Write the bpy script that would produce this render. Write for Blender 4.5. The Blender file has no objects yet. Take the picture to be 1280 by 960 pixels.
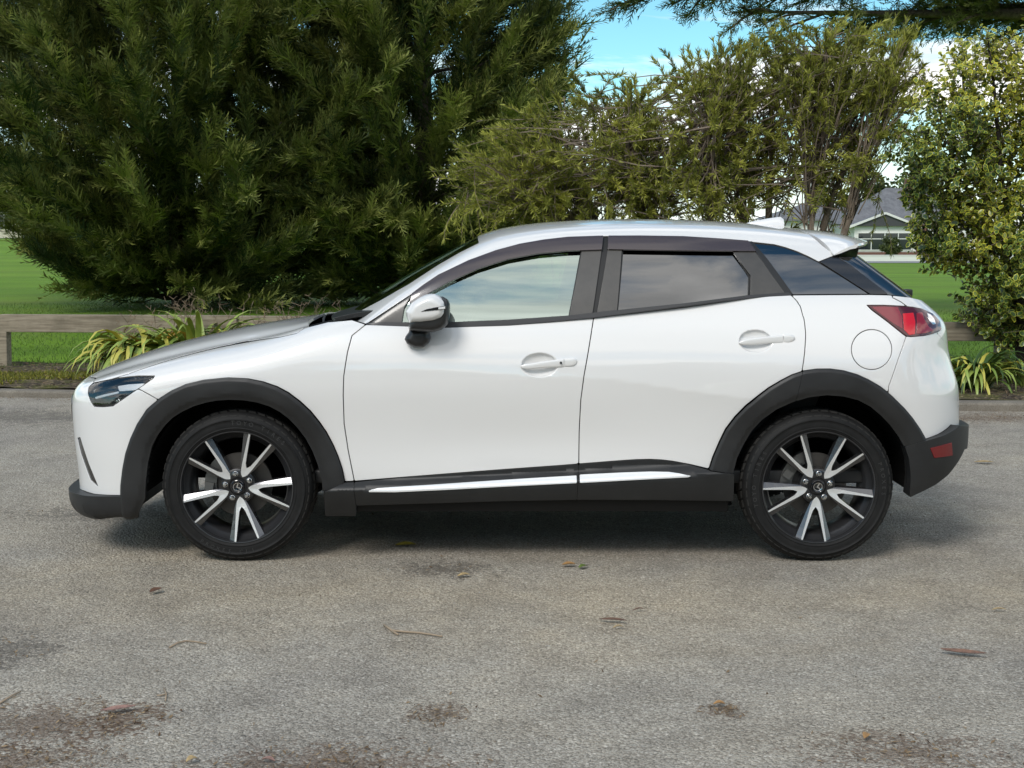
import bpy, bmesh, math, random
import numpy as np
from mathutils import Vector, Matrix
R = math.radians
scene = bpy.context.scene
COL = scene.collection
rng = np.random.default_rng(7)
random.seed(7)

# ------------------------------------------------------------------ camera
F_PX, CAM_H, CAM_Y = 1777.8, 1.45, -6.17          # focal length in photo pixels, eye height, distance
PITCH = math.atan((480 - 292) / F_PX)
cam_d = bpy.data.cameras.new('camera')
cam_d.sensor_width = 36.0
cam_d.lens = 36.0 * F_PX / 1280
cam_d.clip_start, cam_d.clip_end = 0.1, 3000
cam = bpy.data.objects.new('camera', cam_d)
cam.location = (0, CAM_Y, CAM_H)
cam.rotation_euler = (R(90) - PITCH, 0, 0)
COL.objects.link(cam)
scene.camera = cam

# ------------------------------------------------------------------ sky, sun, exposure
SUN_EL, SUN_AZ = 44, 208                            # degrees; azimuth clockwise from +Y
w = bpy.data.worlds.new('World'); scene.world = w; w.use_nodes = True
nt = w.node_tree; nt.nodes.clear()
def wn(t, **k):
    n = nt.nodes.new(t)
    for a, b in k.items(): setattr(n, a, b)
    return n
out = wn('ShaderNodeOutputWorld'); bg = wn('ShaderNodeBackground'); bg.inputs[1].default_value = 0.1
sky = wn('ShaderNodeTexSky', sky_type='NISHITA', sun_disc=False, sun_elevation=R(SUN_EL), sun_rotation=R(SUN_AZ))
sky.air_density, sky.dust_density, sky.ozone_density = 1.0, 0.15, 1.0
tc = wn('ShaderNodeTexCoord'); sep = wn('ShaderNodeSeparateXYZ')
nt.links.new(tc.outputs['Generated'], sep.inputs[0])
def wm(op, a, b=None):
    n = wn('ShaderNodeMath', operation=op)
    for i, v in enumerate((a, b)):
        if v is None: continue
        if hasattr(v, 'links'): nt.links.new(v, n.inputs[i])
        else: n.inputs[i].default_value = v
    return n.outputs[0]
zc = wm('ADD', wm('MAXIMUM', sep.outputs[2], 0.0), 0.12)
cmb = wn('ShaderNodeCombineXYZ')
nt.links.new(wm('DIVIDE', sep.outputs[0], zc), cmb.inputs[0])
nt.links.new(wm('DIVIDE', sep.outputs[1], zc), cmb.inputs[1])
nz = wn('ShaderNodeTexNoise'); nz.inputs['Scale'].default_value = 0.85; nz.inputs['Detail'].default_value = 7
nz.inputs['Roughness'].default_value = 0.58; nz.inputs['Distortion'].default_value = 0.35
mp = wn('ShaderNodeMapping'); mp.inputs['Location'].default_value = (9.6045, 0.5402, 10.7384)
nt.links.new(cmb.outputs[0], mp.inputs[0]); nt.links.new(mp.outputs[0], nz.inputs[0])
ramp = wn('ShaderNodeValToRGB')
ramp.color_ramp.elements[0].position = 0.45; ramp.color_ramp.elements[1].position = 0.57
nt.links.new(nz.outputs[0], ramp.inputs[0])
hz = wn('ShaderNodeMapRange'); hz.inputs[1].default_value = 0.10; hz.inputs[2].default_value = 0.0
hz.inputs[3].default_value = 0.0; hz.inputs[4].default_value = 0.85
nt.links.new(sep.outputs[2], hz.inputs[0])
cm = wm('MINIMUM', wm('MAXIMUM', ramp.outputs[0], hz.outputs[0]), 1.0)
nz2 = wn('ShaderNodeTexNoise'); nz2.inputs['Scale'].default_value = 2.3; nz2.inputs['Detail'].default_value = 6
nt.links.new(mp.outputs[0], nz2.inputs[0])
cr2 = wn('ShaderNodeValToRGB')
cr2.color_ramp.elements[0].color = (6.9, 6.95, 6.95, 1); cr2.color_ramp.elements[1].color = (11.5, 11.45, 11.3, 1)
cr2.color_ramp.elements[0].position = 0.3; cr2.color_ramp.elements[1].position = 0.7
nt.links.new(nz2.outputs[0], cr2.inputs[0])
mix = wn('ShaderNodeMix', data_type='RGBA')
nt.links.new(cm, mix.inputs[0]); tint = wn('ShaderNodeMix', data_type='RGBA', blend_type='MULTIPLY'); tint.inputs[0].default_value = 1; tint.inputs[7].default_value = (0.62, 1.02, 1.06, 1); nt.links.new(sky.outputs[0], tint.inputs[6]); nt.links.new(tint.outputs[2], mix.inputs[6]); nt.links.new(cr2.outputs[0], mix.inputs[7])
nt.links.new(mix.outputs[2], bg.inputs[0]); nt.links.new(bg.outputs[0], out.inputs[0])

sun_d = bpy.data.lights.new('sun', 'SUN'); sun_d.energy = 1.5; sun_d.angle = R(20); sun_d.color = (1, 0.965, 0.915)
sun = bpy.data.objects.new('sun', sun_d); COL.objects.link(sun)
_az, _el = R(SUN_AZ), R(SUN_EL)
_sd = Vector((math.sin(_az) * math.cos(_el), math.cos(_az) * math.cos(_el), math.sin(_el)))
sun.rotation_euler = _sd.to_track_quat('Z', 'Y').to_euler(); sun.location = (0, -10, 30)
scene.view_settings.view_transform = 'Standard'; scene.view_settings.look = 'None'
scene.view_settings.exposure = 0.47; scene.view_settings.gamma = 1.0

# ------------------------------------------------------------------ helpers
_mats = {}
def mat(name, base=(0.5, 0.5, 0.5), rough=0.6, metal=0.0, coat=0.0, spec=0.5, fn=None, coat_rough=0.03, two_sided=False):
    if name in _mats: return _mats[name]
    m = bpy.data.materials.new(name); m.use_nodes = True; t = m.node_tree
    b = t.nodes['Principled BSDF']
    b.inputs['Base Color'].default_value = (*base, 1); b.inputs['Roughness'].default_value = rough
    b.inputs['Metallic'].default_value = metal; b.inputs['Coat Weight'].default_value = coat
    b.inputs['Coat Roughness'].default_value = coat_rough; b.inputs['Specular IOR Level'].default_value = spec
    if fn: fn(t, b)
    _mats[name] = m; return m
def nd(t, ty, **k):
    n = t.nodes.new(ty)
    for a, b in k.items():
        if a.startswith('i_'):
            key = a[2:]
            n.inputs[int(key) if key.isdigit() else key.replace('_', ' ')].default_value = b
        else: setattr(n, a, b)
    return n
def ramp_(t, fac, stops, interp='LINEAR'):
    r = t.nodes.new('ShaderNodeValToRGB'); cr = r.color_ramp; cr.interpolation = interp
    while len(cr.elements) < len(stops): cr.elements.new(0.5)
    for e, (p, c) in zip(cr.elements, stops):
        e.position = p; e.color = (*c, 1) if len(c) == 3 else c
    t.links.new(fac, r.inputs[0]); return r.outputs[0]
def mixc(t, fac, a, b, mode='MIX'):
    n = t.nodes.new('ShaderNodeMix'); n.data_type = 'RGBA'; n.blend_type = mode
    for v, i in ((fac, 0), (a, 6), (b, 7)):
        if hasattr(v, 'links'): t.links.new(v, n.inputs[i])
        elif i == 0: n.inputs[0].default_value = v
        else: n.inputs[i].default_value = (*v, 1)
    return n.outputs[2]
def mth(t, op, a, b=None, clamp=False):
    n = t.nodes.new('ShaderNodeMath'); n.operation = op; n.use_clamp = clamp
    for i, v in enumerate((a, b)):
        if v is None: continue
        if hasattr(v, 'links'): t.links.new(v, n.inputs[i])
        else: n.inputs[i].default_value = v
    return n.outputs[0]
def noise_(t, scale, detail=4, rough=0.55, vec=None, out=0, dist=0.0):
    n = t.nodes.new('ShaderNodeTexNoise'); n.inputs['Scale'].default_value = scale
    n.inputs['Detail'].default_value = detail; n.inputs['Roughness'].default_value = rough
    n.inputs['Distortion'].default_value = dist
    if vec is None:
        c = t.nodes.new('ShaderNodeTexCoord'); vec = c.outputs['Object']
    t.links.new(vec, n.inputs[0]); return n.outputs[out]
def bump_(t, b, h, strength=0.3, dist=0.01):
    n = t.nodes.new('ShaderNodeBump'); n.inputs['Strength'].default_value = strength; n.inputs['Distance'].default_value = dist
    t.links.new(h, n.inputs['Height']); t.links.new(n.outputs[0], b.inputs['Normal']); return n

def mesh_np(name, V, faces, mats=None, smooth=True, normals=None, midx=None):
    me = bpy.data.meshes.new(name)
    V = np.asarray(V, dtype=float)
    if isinstance(faces, np.ndarray):
        n, k = faces.shape
        me.vertices.add(len(V)); me.vertices.foreach_set('co', V.astype(np.float32).ravel())
        me.loops.add(n * k); me.loops.foreach_set('vertex_index', faces.astype(np.int32).ravel())
        me.polygons.add(n); me.polygons.foreach_set('loop_start', np.arange(0, n * k, k, dtype=np.int32))
        me.update(calc_edges=True)
    else:
        me.from_pydata(V.tolist(), [], faces); me.update()
    me.polygons.foreach_set('use_smooth', np.full(len(me.polygons), bool(smooth)))
    if midx is not None: me.polygons.foreach_set('material_index', np.asarray(midx, dtype=np.int32))
    for m in (mats if isinstance(mats, (list, tuple)) else [mats] if mats else []): me.materials.append(m)
    if normals is not None: me.normals_split_custom_set_from_vertices([tuple(n) for n in normals])
    me.update(); return me
def link(name, me, parent=None, loc=None, rot=None):
    o = bpy.data.objects.new(name, me); COL.objects.link(o)
    if parent: o.parent = parent
    if loc is not None: o.location = loc
    if rot is not None: o.rotation_euler = rot
    return o
def tag(o, label=None, cat=None, group=None, kind=None):
    for k, v in (('label', label), ('category', cat), ('group', group), ('kind', kind)):
        if v: o[k] = v
    return o
def thing(name, label, cat, loc=(0, 0, 0), rz=0, group=None):
    return tag(link(name, None, None, loc, (0, 0, rz)), label, cat, group)
class MB:
    """collects simple shapes in one mesh"""
    def __init__(s): s.v = []; s.f = []; s.m = []
    def add(s, v, f, mi=0):
        k = len(s.v); s.v += [tuple(p) for p in v]; s.f += [tuple(i + k for i in q) for q in f]; s.m += [mi] * len(f)
    def box(s, x0, x1, y0, y1, z0, z1, mi=0, M=None):
        v = [Vector((x, y, z)) for x in (x0, x1) for y in (y0, y1) for z in (z0, z1)]
        if M: v = [M @ p for p in v]
        s.add(v, [(0, 1, 3, 2), (4, 6, 7, 5), (0, 4, 5, 1), (2, 3, 7, 6), (0, 2, 6, 4), (1, 5, 7, 3)], mi)
    def tube(s, pts, rad, n=6, mi=0, cap=True):
        pts = [Vector(p) for p in pts]; rings = []; k0 = len(s.v); up = None
        for i, p in enumerate(pts):
            d = (pts[min(i + 1, len(pts) - 1)] - pts[max(i - 1, 0)])
            if d.length < 1e-9: d = Vector((0, 0, 1))
            d.normalize()
            if up is None: up = d.orthogonal().normalized()
            u = (up - d * up.dot(d)); u = u.normalized() if u.length > 1e-6 else d.orthogonal().normalized()
            up = u; v_ = d.cross(u); r = rad[i] if hasattr(rad, '__len__') else rad
            ring = []
            for j in range(n):
                a = 2 * math.pi * j / n; ring.append(len(s.v)); s.v.append(tuple(p + (u * math.cos(a) + v_ * math.sin(a)) * r))
            rings.append(ring)
        for a, b in zip(rings, rings[1:]):
            for j in range(n): s.f.append((a[j], a[(j + 1) % n], b[(j + 1) % n], b[j])); s.m.append(mi)
        if cap: s.f.append(tuple(reversed(rings[0]))); s.f.append(tuple(rings[-1])); s.m += [mi, mi]
    def lathe_y(s, prof, n=64, mi=0, c=(0, 0, 0), closed=False):
        """prof: list of (radius, y); axis Y"""
        k = len(s.v); L = len(prof)
        for j in range(n):
            a = 2 * math.pi * j / n
            for r, y in prof: s.v.append((c[0] + r * math.cos(a), c[1] + y, c[2] + r * math.sin(a)))
        for j in range(n):
            for i in range(L if closed else L - 1):
                i2 = (i + 1) % L; j2 = (j + 1) % n
                s.f.append((k + j * L + i, k + j * L + i2, k + j2 * L + i2, k + j2 * L + i)); s.m.append(mi)
    def prism(s, poly, y0, y1, mi=0, axis='y'):
        k = len(s.v); n = len(poly)
        for y in (y0, y1):
            for a, b in poly: s.v.append((a, y, b) if axis == 'y' else (a, b, y) if axis == 'z' else (y, a, b))
        for i in range(n): j = (i + 1) % n; s.f.append((k + i, k + j, k + n + j, k + n + i)); s.m.append(mi)
        s.f.append(tuple(k + i for i in reversed(range(n)))); s.f.append(tuple(k + n + i for i in range(n))); s.m += [mi, mi]
    def build(s, name, mats, parent=None, smooth=False, bevel=0, fix=True, angle=None):
        me = bpy.data.meshes.new(name); me.from_pydata(s.v, [], s.f)
        for m in (mats if isinstance(mats, (list, tuple)) else [mats]): me.materials.append(m)
        me.polygons.foreach_set('material_index', np.array(s.m, dtype=np.int32))
        if fix or bevel:
            bm = bmesh.new(); bm.from_mesh(me)
            if bevel:
                bmesh.ops.remove_doubles(bm, verts=bm.verts, dist=1e-6)
                es = [e for e in bm.edges if len(e.link_faces) == 2 and e.calc_face_angle(0) > 0.5]
                bmesh.ops.bevel(bm, geom=es, offset=bevel, segments=2, affect='EDGES', profile=0.6, clamp_overlap=True)
            bmesh.ops.recalc_face_normals(bm, faces=bm.faces); bm.to_mesh(me); bm.free()
        me.polygons.foreach_set('use_smooth', np.full(len(me.polygons), bool(smooth)))
        if angle is not None: me.set_sharp_from_angle(angle=angle)
        me.update(); return link(name, me, parent)

def copy_tree(o, parent=None):
    c = o.copy(); COL.objects.link(c)
    if parent: c.parent = parent
    for ch in list(o.children): copy_tree(ch, c)
    return c
def ray(px, py):
    """photo pixel -> ray from the eye (used to measure places in the photograph)"""
    a, b = (px - 640) / F_PX, (480 - py) / F_PX
    c, s = math.cos(PITCH), math.sin(PITCH)
    return np.array([a, c + b * s, -s + b * c])
def at_y(px, py, y):
    d = ray(px, py); t = (y - CAM_Y) / d[1]; return np.array([0, CAM_Y, CAM_H]) + d * t
def at_z(px, py, z=0.0):
    d = ray(px, py); t = (z - CAM_H) / d[2]; return np.array([0, CAM_Y, CAM_H]) + d * t

# ------------------------------------------------------------------ surfaces from implicit functions (car bodywork)
class Spl:
    """natural cubic spline, linear beyond its ends"""
    def __init__(s, pts):
        x = np.array([p[0] for p in pts], float); y = np.array([p[1] for p in pts], float); n = len(x); h = np.diff(x)
        A = np.zeros((n, n)); b = np.zeros(n); A[0, 0] = A[-1, -1] = 1
        for i in range(1, n - 1):
            A[i, i - 1] = h[i - 1]; A[i, i] = 2 * (h[i - 1] + h[i]); A[i, i + 1] = h[i]
            b[i] = 6 * ((y[i + 1] - y[i]) / h[i] - (y[i] - y[i - 1]) / h[i - 1])
        s.x, s.y, s.h, s.M = x, y, h, np.linalg.solve(A, b)
        s.d0 = (y[1] - y[0]) / h[0] - h[0] * s.M[1] / 6; s.d1 = (y[-1] - y[-2]) / h[-1] + h[-1] * s.M[-2] / 6
    def __call__(s, q):
        q = np.asarray(q, float); c = np.clip(q, s.x[0], s.x[-1])
        i = np.clip(np.searchsorted(s.x, c) - 1, 0, len(s.h) - 1); h = s.h[i]
        a = (s.x[i + 1] - c) / h; b = (c - s.x[i]) / h
        v = a * s.y[i] + b * s.y[i + 1] + ((a ** 3 - a) * s.M[i] + (b ** 3 - b) * s.M[i + 1]) * h * h / 6
        return v + np.minimum(q - s.x[0], 0) * s.d0 + np.maximum(q - s.x[-1], 0) * s.d1
def smax(a, b, k):
    h = np.maximum(k - np.abs(a - b), 0) / k
    return np.maximum(a, b) + h * h * h * k / 6
def sstep(a, b, x):
    t = np.clip((x - a) / (b - a), 0, 1); return t * t * (3 - 2 * t)
def grad(f, P, e=1e-3):
    g = np.empty_like(P)
    for k in range(3):
        q = P.copy(); q[:, k] += e; r = P.copy(); r[:, k] -= e
        g[:, k] = (f(q[:, 0], q[:, 1], q[:, 2]) - f(r[:, 0], r[:, 1], r[:, 2])) / (2 * e)
    return g
def project(f, P, it=3):
    for _ in range(it):
        g = grad(f, P); v = f(P[:, 0], P[:, 1], P[:, 2])
        st = (v / np.maximum((g * g).sum(1), 0.05))[:, None] * g
        ln = np.linalg.norm(st, axis=1, keepdims=True)
        P = P - st * np.minimum(1, 0.02 / np.maximum(ln, 1e-9))
    return P
def unit(g): return g / np.maximum(np.linalg.norm(g, axis=1, keepdims=True), 1e-9)
def surfnet(f, lo, hi, h):
    ax = [np.arange(a, b + h, h) for a, b in zip(lo, hi)]
    V = f(ax[0][:, None, None], ax[1][None, :, None], ax[2][None, None, :])
    S = V < 0; n = V.shape
    cnt = np.zeros((n[0] - 1, n[1] - 1, n[2] - 1), np.int8)
    offs = [(i, j, k) for i in (0, 1) for j in (0, 1) for k in (0, 1)]
    sl = lambda o, m: tuple(slice(o[d], n[d] - 1 + o[d]) for d in range(3))
    for o in offs: cnt += S[sl(o, n)]
    act = (cnt > 0) & (cnt < 8); I = np.argwhere(act)
    vid = np.full(act.shape, -1, np.int32); vid[act] = np.arange(len(I))
    cv = np.stack([V[I[:, 0] + o[0], I[:, 1] + o[1], I[:, 2] + o[2]] for o in offs], 1)
    acc = np.zeros((len(I), 3)); c = np.zeros(len(I))
    for a in range(8):
        for b in range(a + 1, 8):
            oa, ob = np.array(offs[a]), np.array(offs[b])
            if np.abs(oa - ob).sum() != 1: continue
            m = (cv[:, a] < 0) != (cv[:, b] < 0); t = np.where(m, cv[:, a] / np.where(m, cv[:, a] - cv[:, b], 1), 0)
            acc += m[:, None] * (oa + t[:, None] * (ob - oa)); c += m
    P = np.stack([ax[d][I[:, d]] + acc[:, d] / c * h for d in range(3)], 1)
    Q = []
    for d in range(3):
        e, g = [(1, 2), (2, 0), (0, 1)][d]
        s0 = [slice(None)] * 3; s1 = [slice(None)] * 3; s0[d] = slice(0, n[d] - 1); s1[d] = slice(1, n[d])
        for k in (e, g): s0[k] = s1[k] = slice(1, n[k] - 1)
        A = S[tuple(s0)]; B = S[tuple(s1)]; X = np.argwhere(A != B); neg = A[A != B]
        b0 = X.copy(); b0[:, e] += 1; b0[:, g] += 1
        def cell(de, dg):
            q = b0.copy(); q[:, e] += de; q[:, g] += dg; return vid[q[:, 0], q[:, 1], q[:, 2]]
        q = np.stack([cell(-1, -1), cell(0, -1), cell(0, 0), cell(-1, 0)], 1)
        q[~neg] = q[~neg][:, ::-1]; Q.append(q)
    Q = np.concatenate(Q); Q = Q[(Q >= 0).all(1)]
    P = project(f, P, 4)
    return P, Q
def sdpoly(P2, poly):
    """signed distance of points to a polygon, positive inside"""
    poly = np.asarray(poly, float); best = np.full(len(P2), 1e9); ins = np.zeros(len(P2), bool)
    x, y = P2[:, 0], P2[:, 1]
    for a, b in zip(poly, np.roll(poly, -1, 0)):
        ab = b - a; l2 = (ab * ab).sum()
        if l2 < 1e-14: continue
        t = np.clip(((x - a[0]) * ab[0] + (y - a[1]) * ab[1]) / l2, 0, 1)
        best = np.minimum(best, (x - a[0] - t * ab[0]) ** 2 + (y - a[1] - t * ab[1]) ** 2)
        if a[1] != b[1]:
            c = (a[1] > y) != (b[1] > y); xi = a[0] + (y - a[1]) / (b[1] - a[1]) * ab[0]; ins ^= c & (x < xi)
    return np.where(ins, 1, -1) * np.sqrt(best)
class Skin:
    def __init__(s, f, lo, hi, h):
        s.f, s.h = f, h; s.P, s.Q = surfnet(f, lo, hi, h)
    def sub(s, sel, lv):
        """quads -> lv x lv pieces, put back on the surface"""
        q = s.P[s.Q[sel]]; t = np.linspace(0, 1, lv + 1); n = len(q)
        u, v = np.meshgrid(t, t, indexing='ij'); u = u.ravel()[None, :, None]; v = v.ravel()[None, :, None]
        G = (q[:, None, 0] * (1 - u) * (1 - v) + q[:, None, 1] * u * (1 - v) + q[:, None, 2] * u * v + q[:, None, 3] * (1 - u) * v)
        m = (lv + 1) ** 2; P = project(s.f, G.reshape(-1, 3), 2)
        i, j = np.meshgrid(np.arange(lv), np.arange(lv), indexing='ij'); k = (i * (lv + 1) + j).ravel()
        loc = np.stack([k, k + lv + 1, k + lv + 2, k + 1], 1)
        return P, (loc[None] + (np.arange(n) * m)[:, None, None]).reshape(-1, 4)
    def cut(s, d, gap=0.0, off=0.0, wall=0.012, lv=5, refine=None, offf=None):
        """the piece of the skin where d(P) > gap, moved out by off, with edges turned in by wall"""
        D = d(s.P) - gap; dq = D[s.Q]; lo, hi = dq.min(1), dq.max(1)
        wq = s.P[s.Q][:, :, 1].min(1)
        near = (lo < s.h * .75) & (hi > -s.h * .75) | (wq < 0) & (hi > 0)
        if refine is not None: near |= (refine(s.P) > 0)[s.Q].any(1) & (hi > 0)
        keep = (lo > 0) & ~near
        vs = [s.P]; tris = []; quads = s.Q[keep]
        if near.any():
            P, q = s.sub(near, lv); base = len(s.P); vs.append(P)
            dd = np.minimum(d(P) - gap, P[:, 1] + 1e-7)      # nothing across the centre plane
            T = np.concatenate([q[:, [0, 1, 2]], q[:, [0, 2, 3]]]); a = dd[T] > 0; c = a.sum(1)
            tris.append(T[c == 3] + base); extra = []; en = base + len(P); cache = {}; tl = []
            def ev(i, j):
                nonlocal en
                k = (i, j) if i < j else (j, i)
                if k in cache: return cache[k]
                t = dd[k[0]] / (dd[k[0]] - dd[k[1]]); extra.append(P[k[0]] * (1 - t) + P[k[1]] * t); cache[k] = en; en += 1
                return en - 1
            for t, m in zip(T[(c == 1) | (c == 2)], a[(c == 1) | (c == 2)]):
                o = [int(x) for x in t]
                r = int(np.argmax(m)) if m.sum() == 1 else int(np.argmin(m)); A, B, C = o[r], o[(r + 1) % 3], o[(r + 2) % 3]
                if m.sum() == 1: tl.append((A + base, ev(A, B), ev(A, C)))
                else:
                    e1, e2 = ev(A, B), ev(A, C); tl += [(e1, B + base, C + base), (e1, C + base, e2)]
            if tl: tris.append(np.array(tl))
            if extra: vs.append(project(s.f, np.array(extra), 1) if False else np.array(extra))
        V = np.concatenate(vs); T = np.concatenate(tris) if tris else np.zeros((0, 3), int)
        used = np.unique(np.concatenate([quads.ravel(), T.ravel()])); V = V[used]
        mp_ = np.full(len(np.concatenate(vs)), -1); mp_[used] = np.arange(len(used)); quads = mp_[quads]; T = mp_[T]
        key = np.round(V / 2e-5).astype(np.int64); _, first, inv = np.unique(key, axis=0, return_index=True, return_inverse=True)
        inv = inv.ravel(); V = V[first]; quads = inv[quads]; T = inv[T]
        T = T[(T[:, 0] != T[:, 1]) & (T[:, 1] != T[:, 2]) & (T[:, 0] != T[:, 2])]
        N = unit(grad(s.f, V, 2e-3)); faces = quads.tolist() + T.tolist()
        o = off if offf is None else off + offf(V)
        Vo = V + N * (o[:, None] if hasattr(o, '__len__') else o)
        if offf is not None:                                 # shaped panels: shade by their real form
            N2 = np.zeros_like(Vo)
            for F_ in (quads, T):
                if not len(F_): continue
                fn = np.cross(Vo[F_[:, 1]] - Vo[F_[:, 0]], Vo[F_[:, -1]] - Vo[F_[:, 0]])
                fn *= np.sign((fn * N[F_[:, 0]]).sum(1, keepdims=True))
                for c_ in range(F_.shape[1]): np.add.at(N2, F_[:, c_], fn)
            N2 = unit(N2); N = np.where((N2 * N).sum(1, keepdims=True) > .2, N2, N)
        # edge walls, on real outline edges only
        nrm = N.tolist(); Vl = [Vo]
        if wall:
            E = {}
            for fc in faces:
                for i in range(len(fc)):
                    a_, b_ = fc[i], fc[(i + 1) % len(fc)]
                    k = (b_, a_)
                    if k in E: del E[k]
                    else: E[(a_, b_)] = 1
            dv = np.abs(d(V) - gap); bd = [e for e in E if dv[e[0]] < 6e-4 and dv[e[1]] < 6e-4]
            if bd:
                g = grad(lambda x, y, z: d(np.stack([x, y, z], 1)), V, 1e-3); outn = -unit(g)
                ids = sorted({i for e in bd for i in e}); k1 = {i: len(Vo) + j for j, i in enumerate(ids)}; n = len(ids); ids = np.array(ids)
                r = min(0.0022, wall * 0.4)
                ring = [Vo[ids], Vo[ids] + outn[ids] * r * 0.7 - N[ids] * r * 0.7, Vo[ids] + outn[ids] * r * 0.7 - N[ids] * wall]
                Vl += ring; nrm += N[ids].tolist() + outn[ids].tolist() + outn[ids].tolist()
                for a_, b_ in bd:
                    p, q = k1[a_], k1[b_]
                    faces.append([b_, a_, p, q]) if False else None
                    faces.append([q, p, p + n, q + n]); faces.append([q + n, p + n, p + 2 * n, q + 2 * n])
        return np.concatenate(Vl), faces, np.array(nrm)

# ------------------------------------------------------------------ ground
def kerb_y(x): return 5.90 - 0.118 * x                # front face of the kerb
def fence_y(x): return 8.26 - 0.090 * x
def land(x, y):
    """height of the park land: level near the drive, rising a little to the far left, falling to the right"""
    t = np.clip((y - 16) / 85, 0, 1); t = t * t * (3 - 2 * t)
    s = np.clip((x / (np.maximum(y, 1) + 6) + 0.02) / 0.2, -1, 1)
    return 0.05 + t * np.where(s < 0, -s * 1.02, -s * 0.72)
STAINS = [((552, 712), .20, .075, 'wet'), ((60, 905), .30, .10, 'rust'), ((150, 900), .12, .06, 'rust'), ((420, 955), .34, .07, 'rust'), ((545, 893), .09, .05, 'rust'), ((1130, 940), .25, .07, 'rust'), ((10, 815), .16, .10, 'wet'), ((30, 950), .25, .06, 'rust'), ((905, 888), .06, .03, 'rust'), ((140, 640), .5, .10, 'wet'), ((1235, 522), 1.6, .14, 'rust'), ((30, 520), 1.5, .25, 'wet')]
def _asphalt(t, b):
    c = nd(t, 'ShaderNodeTexCoord').outputs['Object']
    v = nd(t, 'ShaderNodeTexVoronoi', i_Scale=82.0); v.inputs['Randomness'].default_value = 1; t.links.new(c, v.inputs['Vector'])
    v2 = nd(t, 'ShaderNodeTexVoronoi', i_Scale=190.0); t.links.new(c, v2.inputs['Vector'])
    sp = nd(t, 'ShaderNodeSeparateColor'); t.links.new(v.outputs['Color'], sp.inputs[0])
    sp2 = nd(t, 'ShaderNodeSeparateColor'); t.links.new(v2.outputs['Color'], sp2.inputs[0])
    chips = ramp_(t, sp.outputs[0], [(0, (0.220, 0.196, 0.162)), (0.35, (0.350, 0.317, 0.266)), (0.7, (0.430, 0.395, 0.338)), (0.93, (0.54, 0.50, 0.43)), (1, (0.76, 0.71, 0.63))])
    fines = ramp_(t, sp2.outputs[0], [(0, (0.165, 0.146, 0.119)), (0.6, (0.365, 0.332, 0.280)), (1, (0.54, 0.497, 0.43))])
    col = mixc(t, ramp_(t, v.outputs['Distance'], [(0.15, (0,) * 3), (0.6, (1,) * 3)]), chips, fines)
    big = noise_(t, 0.55, 7, 0.62, c, dist=0.4); mid = noise_(t, 3.5, 6, 0.65, c)
    col = mixc(t, 1.0, col, ramp_(t, big, [(0.30, (0.80, 0.80, 0.82)), (0.5, (1, 0.99, 0.97)), (0.72, (1.18, 1.13, 1.04))]), 'MULTIPLY')
    col = mixc(t, 1.0, col, ramp_(t, mid, [(0.28, (0.76, 0.75, 0.74)), (0.55, (1, 1, 1)), (0.8, (1.12, 1.10, 1.06))]), 'MULTIPLY')
    # a broad sandy drift where cars stop
    sn = noise_(t, 1.1, 6, 0.65, c); sy = nd(t, 'ShaderNodeSeparateXYZ'); t.links.new(c, sy.inputs[0])
    dy = mth(t, 'ABSOLUTE', mth(t, 'ADD', sy.outputs[1], 0.55)); dm = ramp_(t, mth(t, 'ADD', mth(t, 'MULTIPLY', dy, .42), mth(t, 'MULTIPLY', sn, .9)), [(0.35, (0.55,) * 3), (0.85, (0,) * 3)])
    col = mixc(t, dm, col, mixc(t, 1.0, col, (1.12, 1.00, 0.80), 'MULTIPLY'))
    # dark and rusty spots where litter has rotted
    warp = nd(t, 'ShaderNodeTexNoise', i_Scale=9.0, i_Detail=6.0); t.links.new(c, warp.inputs[0])
    grit = noise_(t, 70, 4, 0.7, c)
    for (px, py), rx, ry, kind in STAINS:
        p = at_z(px, py)
        s = nd(t, 'ShaderNodeMapping', vector_type='POINT'); t.links.new(c, s.inputs[0])
        s.inputs['Location'].default_value = (-p[0] / rx, -p[1] / ry * .45, 0); s.inputs['Scale'].default_value = (1 / rx, .45 / ry, 1)
        ln = nd(t, 'ShaderNodeVectorMath', operation='LENGTH'); t.links.new(s.outputs[0], ln.inputs[0])
        d = mth(t, 'ADD', ln.outputs['Value'], mth(t, 'MULTIPLY', mth(t, 'SUBTRACT', warp.outputs[0], .5), 2.2))
        d = mth(t, 'ADD', d, mth(t, 'MULTIPLY', mth(t, 'SUBTRACT', sp.outputs[1], .5), 1.3))
        m = ramp_(t, d, [(0.50, (0.55,) * 3), (0.90, (0,) * 3)])
        col = mixc(t, m, col, mixc(t, grit, (0.045, 0.036, 0.028) if kind == 'wet' else (0.075, 0.040, 0.022), (0.11, 0.10, 0.085) if kind == 'wet' else (0.17, 0.105, 0.065)))
    # cracks
    vc = nd(t, 'ShaderNodeTexVoronoi', feature='DISTANCE_TO_EDGE', i_Scale=0.16); wv = mixc(t, 0.35, c, nd(t, 'ShaderNodeTexNoise', i_Scale=2.5, i_Detail=6.0).outputs['Color']); t.links.new(wv, vc.inputs['Vector'])
    ck = ramp_(t, mth(t, 'ADD', vc.outputs['Distance'], mth(t, 'MULTIPLY', big, 0.02)), [(0.004, (0.35,) * 3), (0.009, (0,) * 3)])
    col = mixc(t, ck, col, (0.06, 0.055, 0.048))
    t.links.new(col, b.inputs['Base Color'])
    h = mth(t, 'ADD', mth(t, 'MULTIPLY', v.outputs['Distance'], -1.0), mth(t, 'MULTIPLY', v2.outputs['Distance'], -.5))
    bump_(t, b, mth(t, 'ADD', h, mth(t, 'MULTIPLY', mid, 1.2)), 0.9, 0.007)
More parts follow.
